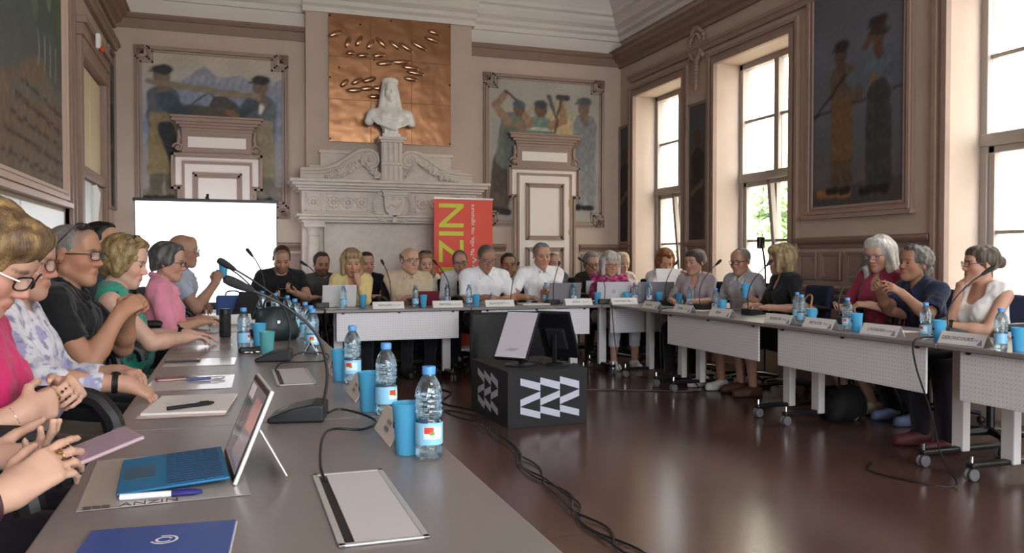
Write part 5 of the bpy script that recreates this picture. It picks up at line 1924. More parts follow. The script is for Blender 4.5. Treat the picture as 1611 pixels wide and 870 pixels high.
for i, (y0, y1) in enumerate(((-.95, .75), (.75, 2.47), (2.47, 4.19), (4.19, 5.91), (5.91, 7.63))):
    lab = ['grey topped conference table under the camera at the near left', 'grey topped conference table holding the blue tablet keyboard', 'grey topped conference table holding the stacked papers and pen',
           'grey topped conference table in front of the curly haired woman', 'grey topped conference table farthest along the left side'][i]
    table(.09, (y0 + y1) / 2, y1 - y0 - .004, .82, R(90), lab)
FY = 7.75
for i, (x0, x1) in enumerate(((.80, 2.20), (2.205, 3.59), (3.60, 5.0))):
    lab = ['white fronted table before the blond woman in yellow', 'white fronted table before the two men in white shirts', 'white fronted table before the woman in magenta'][i]
    table((x0 + x1) / 2, FY + .38, x1 - x0 - .005, .76, 0, lab)
table(.648, FY + .38, .295, .76, 0, 'short linking table leaf at the left far corner', panel=False)
for i, (y0, y1) in enumerate(((5.17, 6.77), (3.585, 5.165), (1.98, 3.58))):
    lab = ['white fronted table at the right before the man in the grey shirt', 'white fronted table at the right before the navy polo shirt', 'white fronted table at the right edge of the picture'][i]
    table(4.08, (y0 + y1) / 2, y1 - y0 - .006, .76, R(-90), lab)
table(4.08, 7.255, .965, .76, R(-90), 'corner table leaf before the woman in mauve', panel=False)

# chairs
m_fab = {'black': M('chair_fabric_black', '#1d1d20', .85, bump=.1, bscale=300), 'long': M('chair_fabric_black'), 'blue': M('chair_fabric_blue', '#2b3350', .85, bump=.1, bscale=300)}


def rbox(mb, c, d, r=.03, rot=None):
    return mb.box(c, d, rot)


def make_chair(col):
    c = empty('office_chair', (0, 0, 0), 0, 'x', 'chair')
    MB().box((0, .02, .43), (.46, .46, .07)).build('seat', m_fab[col], c, bevel=.03, seg=3)
    rot = Matrix.Rotation(R(8), 3, 'X')
    MB().box((0, -.24, .74), (.44, .06, .46), rot).build('backrest', m_fab[col], c, bevel=.028, seg=3)
    MB().tube([(0, -.10, .40), (0, -.22, .40), (0, -.27, .46), (0, -.275, .62)], .02, 8).build('back_bracket', m_black, c, smooth=True)
    for s in (-1, 1):
        mb = MB()
        mb.tube(spline([(s * .20, .05, .41), (s * .27, .05, .43), (s * .285, .04, .56), (s * .285, .06, .76)], 5), .014, 8)
        q = .16 if col == 'long' else 0.0
        mb.tube(spline([(s * .285, -.20, .77), (s * .285, -.05, .79 + q * .15), (s * .285, .10 + q, .79 + q * .15), (s * .275, .18 + q, .765), (s * .27, .20 + q, .71)], 5), [.024 + q * .04] * 21, 10)
        mb.build('armrest', m_black, c, smooth=True)
    MB().tube([(0, 0, .09), (0, 0, .40)], .025, 10).build('gas_column', m_black, c, smooth=True)
    mb = MB()
    for i in range(5):
        a = i * 2 * math.pi / 5 + .3
        mb.tube([(0, 0, .10), (.15 * math.cos(a), .15 * math.sin(a), .095), (.29 * math.cos(a), .29 * math.sin(a), .075)], [.028, .022, .016], 8)
    st = mb.build('star_base', m_black, c, smooth=True)
    for i in range(5):
        a = i * 2 * math.pi / 5 + .3
        MB().ell((.29 * math.cos(a), .29 * math.sin(a), .03), (.03, .03, .03), 10, 8).build('caster', m_black, st, smooth=True)
    return c


protos = {}
for X, Y, rz, col, lab in CHAIRS:
    if col not in protos:
        c = protos[col] = make_chair(col)
    else:
        c = copy_tree(protos[col])
    words_ = lab.split()
    cut = ' '.join(words_[:9])
    for stop in (' looking', ' sitting', ' holding', ' seen', ' gesturing', ' resting', ' writing', ' raising', ' reading', ' leaning', ' mostly', ' half'):
        if stop in cut:
            cut = cut[:cut.index(stop)]
    cut = cut.rstrip(',')
    if cut == 'dark-haired man':
        cut += ' behind the curly blond woman' if Y < 7 else ' resting on his hands'
    while cut.split()[-1] in ('in', 'a', 'an', 'the', 'with', 'and', 'his', 'her', 'to', 'of', 'on', 'at', 'behind', 'beside', 'by'):
        cut = ' '.join(cut.split()[:-1])
    place(c, (X, Y, 0), rz, '%s swivel chair under the %s' % ('black' if col == 'long' else col, cut), 'swivel chairs')

# empty blue chairs between the right hand sitters
for X, Y, a, lab in ((4.98, 5.72, 95, 'empty blue chair beside the white haired woman, nearer the blond woman'),):
    c = copy_tree(protos['blue'])
    place(c, (X, Y, 0), R(a), lab, 'swivel chairs')

# ------------------------------------------------------------------ bottles and cups
m_pet, nt, b = new_mat('clear_bottle')
tr = nt.nodes.new('ShaderNodeBsdfTransparent'); tr.inputs['Color'].default_value = (.84, .93, .97, 1)
lw = nt.nodes.new('ShaderNodeLayerWeight'); lw.inputs['Blend'].default_value = .30
ma = nt.nodes.new('ShaderNodeMath'); ma.operation = 'MULTIPLY_ADD'; ma.inputs[1].default_value = .8; ma.inputs[2].default_value = .05
mxs = nt.nodes.new('ShaderNodeMixShader')
gl = nt.nodes.new('ShaderNodeBsdfGlass'); gl.inputs['Color'].default_value = (.78, .92, 1, 1); gl.inputs['Roughness'].default_value = .03; gl.inputs['IOR'].default_value = 1.33
gs = nt.nodes.new('ShaderNodeBsdfGlossy'); gs.inputs['Color'].default_value = (.85, .95, 1, 1); gs.inputs['Roughness'].default_value = .05
mx2 = nt.nodes.new('ShaderNodeMixShader'); mx2.inputs['Fac'].default_value = .55
tcb = nt.nodes.new('ShaderNodeTexCoord'); nb_ = nt.nodes.new('ShaderNodeTexNoise'); nb_.inputs['Scale'].default_value = 70; nb_.inputs['Detail'].default_value = 1
bb_ = nt.nodes.new('ShaderNodeBump'); bb_.inputs['Strength'].default_value = .5; bb_.inputs['Distance'].default_value = .006
nt.links.new(tcb.outputs['Object'], nb_.inputs['Vector']); nt.links.new(nb_.outputs['Fac'], bb_.inputs['Height'])
nt.links.new(bb_.outputs['Normal'], gs.inputs['Normal']); nt.links.new(bb_.outputs['Normal'], lw.inputs['Normal']); nt.links.new(bb_.outputs['Normal'], gl.inputs['Normal'])
nt.links.new(lw.outputs['Fresnel'], ma.inputs[0]); nt.links.new(ma.outputs[0], mxs.inputs['Fac'])
nt.links.new(tr.outputs[0], mx2.inputs[1]); nt.links.new(gl.outputs[0], mx2.inputs[2])
nt.links.new(mx2.outputs[0], mxs.inputs[1]); nt.links.new(gs.outputs[0], mxs.inputs[2])
nt.links.new(mxs.outputs[0], nt.nodes['Material Output'].inputs['Surface'])
m_capb = M('cap_blue', '#4f95d8', .4)
m_lab1 = M('label_blue', '#8fcbee', .35)
m_lab2 = M('label_white', '#d3e6f2', .35)
m_red = M('label_red', '#d8402f', .4)
m_grn = M('label_green', '#6d9a3c', .4)
prof = []
for i in range(60):
    z = .215 * i / 59 * .93
    if z < .008:
        r = .026 + z * .7
    elif z < .060:
        r = .0315 + .0012 * math.sin(z * 900)
    elif z < .088:
        r = .0318
    elif z < .15:
        r = .0315 - .0028 * math.exp(-((z - .098) / .006) ** 2) + .0014 * math.sin(z * 520)
    else:
        t = (z - .15) / .05
        r = .0315 * math.cos(min(t, 1) * 1.22) if t < .93 else .0125
        r = max(r, .0125)
    prof.append((r, z))


def make_bottle():
    bt = empty('water_bottle', (0, 0, 0), 0, 'x', 'bottle', 'water bottles')
    mb = MB().lathe(prof, 28)
    # hammered relief of the thin plastic
    vs = np.array(mb.v)
    an = np.arctan2(vs[:, 1], vs[:, 0])
    k = 1 + .035 * np.sin(an * 5 + vs[:, 2] * 190) * np.sin(vs[:, 2] * 160) * ((vs[:, 2] > .095) & (vs[:, 2] < .165)) + .02 * np.sin(an * 9) * (vs[:, 2] < .03)
    vs[:, :2] *= k[:, None]
    mb.v = [tuple(p) for p in vs]
    mb.build('bottle_body', m_pet, bt, smooth=True, ang=60)
    cp_ = MB().lathe([(.0145, .198), (.0160, .199), (.0160, .214), (.0150, .217), (.004, .2175)], 24).build('cap', m_capb, bt, smooth=True, ang=40)
    lb_ = MB().lathe([(.0326, .036), (.0328, .040), (.0328, .084), (.0326, .087)], 28, cap=False)
    lb_.m = [0] * len(lb_.f)
    lb_.build('label_band', m_lab1, bt, smooth=True)

    def patch(a0, a1, z0, z1, mat, rr=.0333):
        p = MB(); n = 8
        vs = []
        for i in range(n + 1):
            a = a0 + (a1 - a0) * i / n
            vs += [(rr * math.cos(a), rr * math.sin(a), z0), (rr * math.cos(a), rr * math.sin(a), z1)]
        p.add(vs, [(2 * i, 2 * i + 2, 2 * i + 3, 2 * i + 1) for i in range(n)])
        return p.build('label_print', mat, bt, smooth=True)
    patch(R(-125), R(-45), .050, .079, m_lab2)
    patch(R(-122), R(-84), .063, .078, m_red, .0335)
    patch(R(-100), R(-80), .060, .067, m_grn, .0337)
    patch(R(30), R(110), .050, .079, m_lab2)
    patch(R(40), R(75), .062, .077, m_red, .0335)
    return bt


def cup_mat(name, col):
    m, nt, b = new_mat(name)
    c = (*hexc(col), 1)
    b.inputs['Base Color'].default_value = c; b.inputs['Roughness'].default_value = .35
    t = nt.nodes.new('ShaderNodeBsdfTranslucent'); t.inputs['Color'].default_value = c
    x = nt.nodes.new('ShaderNodeMixShader'); x.inputs['Fac'].default_value = .5
    nt.links.new(b.outputs[0], x.inputs[1]); nt.links.new(t.outputs[0], x.inputs[2])
    nt.links.new(x.outputs[0], nt.nodes['Material Output'].inputs['Surface'])
    return m


m_cup = cup_mat('frosted_blue_cup', '#6fd2f4')
m_cup2 = cup_mat('frosted_teal_cup', '#7fd0d6')
m_print = M('cup_print', '#20262a', .6)


def make_cup():
    c = empty('plastic_cup', (0, 0, 0), 0, 'x', 'cup', 'blue plastic cups')
    MB().lathe([(.026, .001), (.027, 0), (.0275, .002), (.0365, .117), (.0375, .120), (.0362, .121), (.0352, .117), (.0262, .004), (.001, .004)], 28, cap=False).build('cup_wall', m_cup, c, smooth=True, ang=50)
    mb = MB()
    for k in range(3):
        a = R(150 + k * 9)
        rr = .0335
        mb.box((rr * math.cos(a), rr * math.sin(a), .07), (.0015, .004, .014), a)
    mb.build('cup_print', m_print, c)
    return c


bottle0, cup0 = make_bottle(), make_cup()
first = {'b': True, 'c': True}


def bottle(x, y, lab, rz=0.0, z=.731, s=1.0):
    o = bottle0 if first['b'] else copy_tree(bottle0)
    first['b'] = False
    place(o, (x, y, z), rz, lab, 'water bottles', s)


def cup(x, y, lab, rz=0.0, z=.731, s=1.0, mat=None, tilt=None):
    o = cup0 if first['c'] else copy_tree(cup0)
    first['c'] = False
    place(o, (x, y, z), rz, lab, 'blue plastic cups', s)
    if mat:
        for ch in o.children:
            if ch.name.startswith('cup_wall'):
                ch.data = ch.data.copy(); ch.data.materials[0] = mat
    if tilt:
        o.rotation_euler = tilt
    return o


# left table
bottle(.437, 1.905, 'clear water bottle nearest the camera, with blue cap and red printed label', R(0))
bottle(.437, 2.48, 'clear water bottle second from the camera on the left table', R(40))
bottle(.430, 3.17, 'clear water bottle third from the camera on the left table', R(-20))
bottle(.052, 4.52, 'clear water bottle in front of the curly haired woman', R(70))
for i, (x, y) in enumerate(((.383, 4.30), (.40, 4.62), (.405, 5.02), (.375, 5.45), (.36, 5.95), (.30, 6.40), (.22, 6.85))):
    bottle(x, y, ['nearest', 'second', 'third', 'fourth', 'fifth', 'sixth', 'farthest'][i] + ' water bottle in the long cluster left of the far table corner', R(i * 50))
cup(.398, 1.965, 'blue plastic cup beside the nearest water bottle', R(20), s=1.02)
cup(.400, 2.56, 'blue plastic cup beside the second water bottle', R(20))
cup(.394, 3.235, 'blue plastic cup beside the third water bottle', R(20))
cup(.135, 4.70, 'bright blue plastic cup behind the teal one, in front of the dark bag', 0)
cup(.155, 4.15, 'teal plastic cup in front of the dark bag on the left table', 0, mat=m_cup2)
cup(.26, 6.25, 'blue plastic cup in the long cluster of bottles', 0)
cup(-.075, 7.43, 'blue plastic cup raised by the bald man before the screen', 0, z=1.035)
# far table
for (x, y, lab) in ((1.0, 7.98, 'water bottle in front of the white laptop lid at the far left table'), (1.69, 7.95, 'water bottle in front of the balding man in beige'), (2.10, 8.30, 'water bottle behind the others, below the man leaning on his hand'), (2.235, 7.95, 'water bottle left of the man writing'),
                    (3.43, 8.10, 'water bottle beside the grey laptop before the white polo shirt'), (3.22, 8.38, 'water bottle hidden behind the grey laptop'), (4.06, 7.93, 'left one of two water bottles before the grey right hand laptop'), (4.22, 7.90, 'right one of two water bottles before the grey right hand laptop')):
    bottle(x, y, lab, random.random() * 6)
for (x, y, lab) in ((1.21, 8.15, 'blue plastic cup right of the white laptop at the far left table'), (1.77, 7.95, 'blue plastic cup in front of the balding man in beige'), (2.31, 7.95, 'blue plastic cup left of the man writing'), (3.66, 8.0, 'blue plastic cup at the left of the white laptop with a round logo'), (3.99, 7.97, 'blue plastic cup at the right of the white laptop with a round logo'), (4.32, 7.86, 'blue plastic cup below the grey right hand laptop')):
    cup(x, y, lab)
# right table
for (x, y, lab) in ((4.24, 7.10, 'water bottle in front of the woman in mauve'), (4.00, 6.27, 'water bottle in front of the man in the grey shirt'), (4.10, 5.30, 'rear one of two water bottles before the blond woman in black'), (3.86, 4.94, 'front one of two water bottles before the blond woman in black'), (3.83, 4.44, 'water bottle in front of the white haired woman'),
                    (3.84, 3.80, 'water bottle in front of the man in the navy polo'), (3.76, 3.23, 'water bottle at the right edge of the picture')):
    bottle(x, y, lab, random.random() * 6)
for (x, y, lab) in ((4.30, 7.42, 'blue plastic cup in front of the woman in mauve'), (3.97, 6.12, 'blue plastic cup standing before the man in the grey shirt'), (3.87, 4.84, 'blue plastic cup before the blond woman in black'), (3.83, 4.35, 'blue plastic cup before the white haired woman'), (3.84, 3.70, 'blue plastic cup before the man in the navy polo'), (3.80, 3.16, 'blue plastic cup at the right edge of the picture')):
    cup(x, y, lab)
cup(4.36, 6.35, 'blue plastic cup held up by the man in the grey shirt', 0, z=.86)

# ------------------------------------------------------------------ microphones
m_mic = M('microphone_black', '#202124', .45)
m_foam = M('microphone_foam', '#2c2b2d', .9, bump=.4, bscale=400)


def make_mic():
    m = empty('microphone', (0, 0, 0), 0, 'x', 'microphone', 'gooseneck microphones')
    pr = [(-.075, 0), (.085, 0), (.085, .014), (.02, .040), (-.04, .052), (-.075, .050)]
    MB().prism([(-.065, y, z) for y, z in pr], (.13, 0, 0)).build('base', m_mic, m, bevel=.008, seg=3)
    mb = MB(); mb.box((0, .045, .030), (.05, .03, .004), Matrix.Rotation(R(-22), 3, 'X')); mb.build('talk_button', M('grey_plastic', '#55565a', .4), m, bevel=.002)
    MB().box((.035, .0851, .006), (.008, .001, .004)).build('port', M('port_grey', '#8a8b8e', .4), m)
    return m


def add_neck(m, pts, hd=.075, r=.0045):
    p = spline(pts, 8)
    MB().tube(p, r, 8).build('gooseneck', m_mic, m, smooth=True)
    a, b_ = Vector(p[-2]), Vector(p[-1])
    d = (b_ - a).normalized()
    MB().tube([b_ - d * .015, b_, b_ + d * hd * .35, b_ + d * hd * .7, b_ + d * hd * .93, b_ + d * hd], [.006, .010, .0135, .0145, .012, .004], 12).build('microphone_head', m_foam, m, smooth=True)


NECK = [(.0, -.05, .05), (.0, -.055, .16), (.0, -.02, .26), (.0, .07, .36), (.0, .15, .42)]


def mic(x, y, rz, lab, neck=NECK):
    m = make_mic()
    place(m, (x, y, .731), rz, lab, 'gooseneck microphones')
    add_neck(m, neck)
    return m


# local +y points at the speaker
mic(.185, 2.49, R(78), 'black gooseneck microphone nearest the camera on the left table', [(.03, -.065, .045), (.03, -.075, .14), (.01, -.045, .25), (-.02, .04, .335), (-.05, .135, .385)])
mic(.185, 3.98, R(80), 'black gooseneck microphone behind the nearest one on the left table', [(0, -.06, .05), (0, -.065, .17), (-.03, -.02, .28), (-.06, .07, .36), (-.10, .17, .43)])
mic(.12, 5.35, R(85), 'black gooseneck microphone before the person in the pink shirt')
mic(.20, 6.95, R(60), 'black gooseneck microphone before the man in black by the screen', [(0, -.05, .05), (.0, -.055, .2), (.0, -.03, .35), (.0, .02, .45), (.0, .06, .50)])
mic(.82, 8.22, 0, 'black gooseneck microphone left of the white laptop at the far table', [(0, -.05, .05), (0, -.055, .2), (-.04, -.04, .3), (-.10, 0, .38), (-.14, .02, .41)])
mic(1.46, 8.12, R(10), 'black gooseneck microphone right of the blond woman')
mic(2.05, 8.15, R(25), 'black gooseneck microphone right of the balding man in beige')
mic(2.69, 8.08, R(10), 'black gooseneck microphone in front of the man writing', [(0, -.05, .05), (.02, -.05, .2), (.06, -.02, .3), (.12, .03, .38), (.16, .08, .41)])
mic(3.16, 8.05, 0, 'black gooseneck microphone by the grey laptop before the white polo shirt', [(0, -.05, .05), (0, -.05, .2), (.04, -.02, .32), (.08, .03, .38), (.11, .08, .41)])
mic(3.72, 7.98, R(-10), 'black gooseneck microphone before the white laptop with a round logo', [(0, -.05, .05), (0, -.05, .2), (-.06, -.02, .32), (-.14, .03, .40), (-.2, .08, .45)])
mic(4.25, 7.55, R(-60), 'black gooseneck microphone at the corner before the auburn haired woman')
mic(4.18, 6.75, R(-80), 'black gooseneck microphone right of the woman in mauve')
mic(4.18, 5.98, R(-85), 'black gooseneck microphone before the blond woman in black')
mic(4.25, 4.95, R(-90), 'black gooseneck microphone before the white haired woman')
mic(4.20, 3.92, R(-110), 'black gooseneck microphone before the woman in white', [(0, -.05, .05), (.0, -.05, .15), (.0, 0, .24), (.0, .09, .33), (.0, .16, .38)])

# ------------------------------------------------------------------ name cards
m_card = M('card_white', '#e4e2e2', .55)
m_ink = M('ink_dark', '#3a3840', .7)
m_ink2 = M('ink_grey', '#9a97a0', .7)
m_viol = M('card_violet', '#8d86a8', .6)


def card(x, y, rz, lab, name='', L=.29, sub='', logo=True, backlogo=False):
    c = empty('name_card', (x, y, .731), rz, lab, 'name card', 'folded name cards')
    mb = MB()
    t, w_, h_ = .0015, .036, .066
    A_, B_, T_ = (-w_, 0), (w_, 0), (0, h_)
    for p, q in ((A_, T_), (T_, B_)):
        dx, dz = q[0] - p[0], q[1] - p[1]
        ln = math.hypot(dx, dz)
        nx, nz_ = -dz / ln * t, dx / ln * t
        mb.prism([(-L / 2, p[0], p[1]), (-L / 2, q[0], q[1]), (-L / 2, q[0] + nx, q[1] + nz_), (-L / 2, p[0] + nx, p[1] + nz_)], (L, 0, 0))
    mb.build('folded_card', m_card, c)
    an = math.atan2(h_, w_)
    mt = Matrix.Translation((0, -w_ * .5 - .0022, h_ * .5)) @ Matrix.Rotation(an, 4, 'X')
    if name:
        text_mesh(name, .030, m_ink, c, 'lettering', Matrix.Translation((-.035, 0, 0)) .__class__(mt @ Matrix.Translation((-.03, 0, .0))), .0003)
        if sub:
            text_mesh(sub, .024, m_ink2, c, 'lettering', mt @ Matrix.Translation((.075, 0, .0)), .0003)
    if logo:
        p = MB().add([mt @ Vector(v) for v in ((.105, -.03, .001), (.142, -.03, .001), (.125, .008, .001))], [(0, 1, 2)])
        p.build('corner_emblem', m_viol, c)
    if backlogo:
        m2 = Matrix.Rotation(math.pi, 4, 'Z') @ mt
        p = MB()
        for i in range(3):
            for j in range(2):
                p.add([m2 @ Vector((-.02 + .02 * i + q[0], -.012 + .018 * j + q[1], .0015)) for q in ((0, 0), (.016, -.006), (.016, .004), (0, .010))], [(0, 1, 2, 3)])
        p.build('chevron_emblem', m_ink2, c)
    return c


for i, (x, y, a) in enumerate(((.405, 2.16, 90), (.415, 2.84, 90), (.41, 3.47, 90), (.37, 4.25, 84))):
    card(x, y, R(a), ['folded white name card behind the nearest blue cup', 'folded white name card behind the second blue cup', 'folded white name card behind the third blue cup', 'folded white name card standing alone left of the bottle cluster'][i], 'ANZIN', .24, logo=False, backlogo=True)
card(-.02, 6.35, R(20), 'folded white name card near the thermos on the left table', L=.3, logo=False)
for x, nm, sb, lab in ((1.40, 'BERNARD', 'Laurence', 'white name card in front of the blond woman in yellow'), (1.98, 'BERNIER', 'Jean-Roger', 'white name card right of the balding man'), (2.51, 'BLANQUET', 'Pierre', 'white name card in front of the man writing'), (3.36, 'LEMAY', 'Daniel', 'white name card below the grey laptop'), (3.88, 'MARTINACHE', 'Annie', 'white name card below the white laptop with a round logo')):
    card(x, FY + .07, 0, lab, nm, .30, sb, logo=False)
for y, nm, sb, lab in ((7.05, 'ROLAND', '', 'white name card at the right table corner'), (6.46, 'DERNIC', 'Sylvie', 'white name card before the microphone of the woman in mauve'), (5.86, 'KOLB', '', 'white name card in front of the blond woman in black'), (5.10, 'BLANCHE', 'Sylvie', 'white name card left of the front bottle pair'), (4.66, 'METAYER', 'Marie', 'white name card in front of the white haired woman'), (4.10, 'LAGNEAU', 'Christophe', 'white name card in front of the man in navy'), (3.49, 'DERONCOURT', 'Claire', 'white name card in front of the woman in white')):
    card(3.80, y, R(-90), lab, nm, .30, sb)

# ------------------------------------------------------------------ things on the near left table
m_alu = M('aluminium', '#c2c1c0', .35, .3)
m_alup = M('hatch_plate', '#c6c2c6', .45)


def hatch(x0, x1, y0, y1, lab):
    h = empty('cable_hatch', ((x0 + x1) / 2, (y0 + y1) / 2, .731), 0, lab, 'cable hatch', 'table cable hatches')
    w_, l_ = (x1 - x0) / 2, (y1 - y0) / 2
    mb = MB(); t = .012
    mb.bb(-w_, w_, -l_, -l_ + t, 0, .004); mb.bb(-w_, w_, l_ - t, l_, 0, .004); mb.bb(-w_, -w_ + t, -l_, l_, 0, .004); mb.bb(w_ - t, w_, -l_, l_, 0, .004)
    mb.build('hatch_frame', m_alu, h, bevel=.0015)
    MB().bb(-w_ + .028, w_ - t, -l_ + t, l_ - t, 0, .0035).build('hatch_lid', m_alup, h, bevel=.001)
    MB().bb(-w_ + t, -w_ + .028, -l_ + t, l_ - t, 0, .0008).build('cable_slot', m_black, h)
    return h


hatch(.160, .312, 1.352, 1.826, 'silver cable hatch in the table top at the bottom')
hatch(.152, .298, 3.165, 3.63, 'silver cable hatch in the table top behind the nearest microphone')


def cable(name, pts, r, lab, n=8, mat=None):
    o = MB().tube(spline(pts, n), r, 7).build(name, mat or m_black, None, smooth=True)
    return tag(o, lab, 'cable')


cable('microphone_cable', [(.262, 2.46, .75), (.30, 2.50, .752), (.36, 2.45, .742), (.385, 2.35, .736), (.33, 2.25, .738), (.25, 2.22, .75), (.205, 2.05, .765), (.180, 1.85, .75), (.181, 1.76, .733)], .0035, 'black cable from the nearest microphone into the table hatch')
cable('microphone_cable', [(.25, 3.95, .745), (.32, 4.02, .76), (.42, 4.00, .75), (.40, 3.85, .737), (.30, 3.80, .74), (.20, 3.75, .745), (.167, 3.60, .733)], .0035, 'black cable from the second microphone looping over the table')

# tablet computer with blue keyboard
tb = empty('tablet_computer', (-.125, 1.93, .731), R(4), 'tablet computer with bright blue keyboard and grey kickstand', 'tablet')
kb = MB().bb(-.105, .108, -.15, .15, .010, .016).build('keyboard', M('keyboard_blue', '#1f6f9e', .6), tb, bevel=.003)
kb.rotation_euler = (0, R(-3.5), 0)
mk = M('key_dark_blue', '#1f4f78', .6)
for r_ in range(6):
    for c_ in range(13):
        x = .098 - r_ * .0185 - .009
        MB().bb(x - .0075, x + .0075, -.140 + c_ * .0215, -.1215 + c_ * .0215, .0155, .0175).build('key', mk, kb)
MB().bb(-.095, -.035, -.055, .055, .0155, .0166).build('trackpad', M('trackpad_blue', '#3a5d77', .5), kb)
ang = R(22)
sr = empty('screen', (.112, 0, .004)); sr.parent = tb; sr.rotation_euler = (0, ang, 0)
MB().bb(0, .009, -.148, .148, 0, .205).build('screen_case', M('tablet_silver', '#cfcdcd', .35, .4), sr, bevel=.002)
MB().bb(-.0012, 0, -.144, .144, .004, .201).build('screen_bezel', m_black, sr)
m_scr = M('tablet_screen', '#6d6266', .12, emit='#8a7f86', estr=.25)
MB().bb(-.0018, -.0012, -.13, .13, .016, .190).build('display', m_scr, sr)
for (y0, y1, z0, z1, cc) in ((-.12, -.02, .10, .17, '#b58a86'), (.0, .11, .06, .15, '#4e565e'), (-.11, .02, .03, .08, '#9a8f95'), (.04, .12, .155, .185, '#c9c4c4')):
    MB().bb(-.0022, -.0018, y0, y1, z0, z1).build('screen_window', M('scr_' + cc[1:], cc, .12, emit=cc, estr=.25), sr)
ks = MB().bb(0, .003, -.146, .146, -.115, 0).build('kickstand', M('tablet_silver'), sr)
ks.location = (.010, 0, .12); ks.rotation_euler = (0, R(-50), 0)
# sheet in a plastic sleeve below it
m_sleeve, nt, b = new_mat('clear_plastic_sleeve')
b.inputs['Base Color'].default_value = (.82, .80, .79, 1); b.inputs['Roughness'].default_value = .12; b.inputs['Alpha'].default_value = .55


def sheet(x, y, w_, l_, rz, lab, mat, z=.7315, th=.0008, name='paper_sheet', cat='paper'):
    o = MB().box((0, 0, th / 2), (w_, l_, th)).build(name, mat)
    o.location = (x, y, z); o.rotation_euler = (0, 0, rz)
    return tag(o, lab, cat)


m_paper = M('paper_white', '#dcd7d4', .7)
sl = sheet(-.135, 1.92, .31, .42, R(3), 'clear plastic document sleeve under the tablet computer', M('sleeve_grey', '#aea7a2', .2), name='plastic_sleeve', cat='document sleeve')
text_mesh('ANZIN', .034, M('ink_brown', '#4a3230', .6), sl, 'lettering', Matrix.Translation((-.03, -.195, .001)), .0002)
pj_ = MB()
for i in range(3):
    for j in range(3):
        pj_.add([(-.145 + .016 * i + q[0], -.205 + .008 * j + q[1], .0012) for q in ((0, 0), (.014, -.004), (.014, .001), (0, .005))], [(0, 1, 2, 3)])
pj_.build('chevron_emblem', MATS['ink_brown'], sl)


def pen(x, y, rz, L, body, tip, lab, z=.739):
    p = empty('pen', (x, y, z), rz, lab, 'pen')
    MB().tube([(-L / 2, 0, 0), (L * .12, 0, 0)], .0062, 10).build('barrel', body, p, smooth=True)
    MB().tube([(L * .12, 0, 0), (L * .40, 0, 0), (L * .5, 0, 0)], [.0066, .0066, .003], 10).build('cap', tip, p, smooth=True)
    MB().box((L * .28, 0, .008), (L * .2, .003, .002)).build('clip', tip, p)
    return p


pen(-.135, 1.748, R(-2), .15, M('pen_white', '#e3e1e4', .3), M('pen_navy', '#27256b', .3), 'white and navy marker pen in front of the tablet computer')
# blue folder
fo = empty('folder', (-.125, 1.40, .731), R(-4), 'glossy blue folder with a white round emblem at the bottom left', 'folder')
MB().box((0, 0, .003), (.235, .31, .005)).build('cover', M('folder_blue', '#2a4f9c', .22, coat=.3), fo, bevel=.002)
MB().box((.0, .003, .0005), (.24, .31, .001)).build('pages', m_paper, fo)
mb = MB()
ra = [(.014, R(20), R(330)), (.022, R(200), R(470))]
for r_, t0, t1 in ra:
    n = 24; vs = []
    for i in range(n + 1):
        a = t0 + (t1 - t0) * i / n
        vs += [(r_ * math.cos(a), r_ * math.sin(a), 0), ((r_ - .0045) * math.cos(a), (r_ - .0045) * math.sin(a), 0)]
    mb.add(vs, [(2 * i, 2 * i + 1, 2 * i + 3, 2 * i + 2) for i in range(n)])
o = mb.build('round_emblem', M('emblem_white', '#e6e6ee', .4), fo); o.location = (.01, .07, .0062)
# papers with pen, phones and sleeves further along
sheet(-.14, 2.81, .25, .36, R(-3), 'red edged plastic sleeve under the sheets with the black pen', M('sleeve_rose', '#c7adab', .2), name='plastic_sleeve', cat='document sleeve')
st = sheet(-.125, 2.84, .245, .33, R(-6), 'stack of white printed sheets with a black pen on top', m_paper, z=.7325, th=.006, name='paper_stack')
ln = MB()
for i in range(9):
    ln.box((-.01, .13 - i * .02, .0062), (.16 - .03 * (i % 3), .003, .0002))
ln.build('printed_lines', m_ink2, st)
pen(-.125, 2.745, R(28), .15, m_black, m_black, 'black pen on the printed sheets', z=.746)
sheet(-.15, 3.36, .30, .36, R(-2), 'shiny plastic sleeve under the rose gold phone', m_sleeve, name='plastic_sleeve', cat='document sleeve')
sheet(-.14, 4.02, .30, .28, R(-2), 'shiny plastic sleeve under the black phone', m_sleeve, name='plastic_sleeve', cat='document sleeve')
sheet(-.14, 4.65, .26, .32, R(-2), 'shiny plastic sleeve under the hands of the curly haired woman', m_sleeve, name='plastic_sleeve', cat='document sleeve')
sheet(-.06, 5.75, .28, .30, R(3), 'shiny plastic sleeve in front of the thermos', m_sleeve, name='plastic_sleeve', cat='document sleeve')
sheet(-.08, 6.75, .30, .35, R(3), 'white papers at the far end of the left table', m_paper, z=.7318, th=.002)


def phone(x, y, z, rot, col, lab, screen='#101216'):
    scr = M('phone_screen_' + screen[1:], screen, .15)
    p = empty('phone', (x, y, z), 0, lab, 'phone')
    p.rotation_euler = rot
    MB().box((0, 0, .004), (.15, .072, .008)).build('phone_case', M('phone_' + col[1:], col, .3, .2), p, bevel=.006, seg=3)
    MB().box((0, 0, .0083), (.142, .066, .0006)).build('phone_screen', scr, p)
    return p


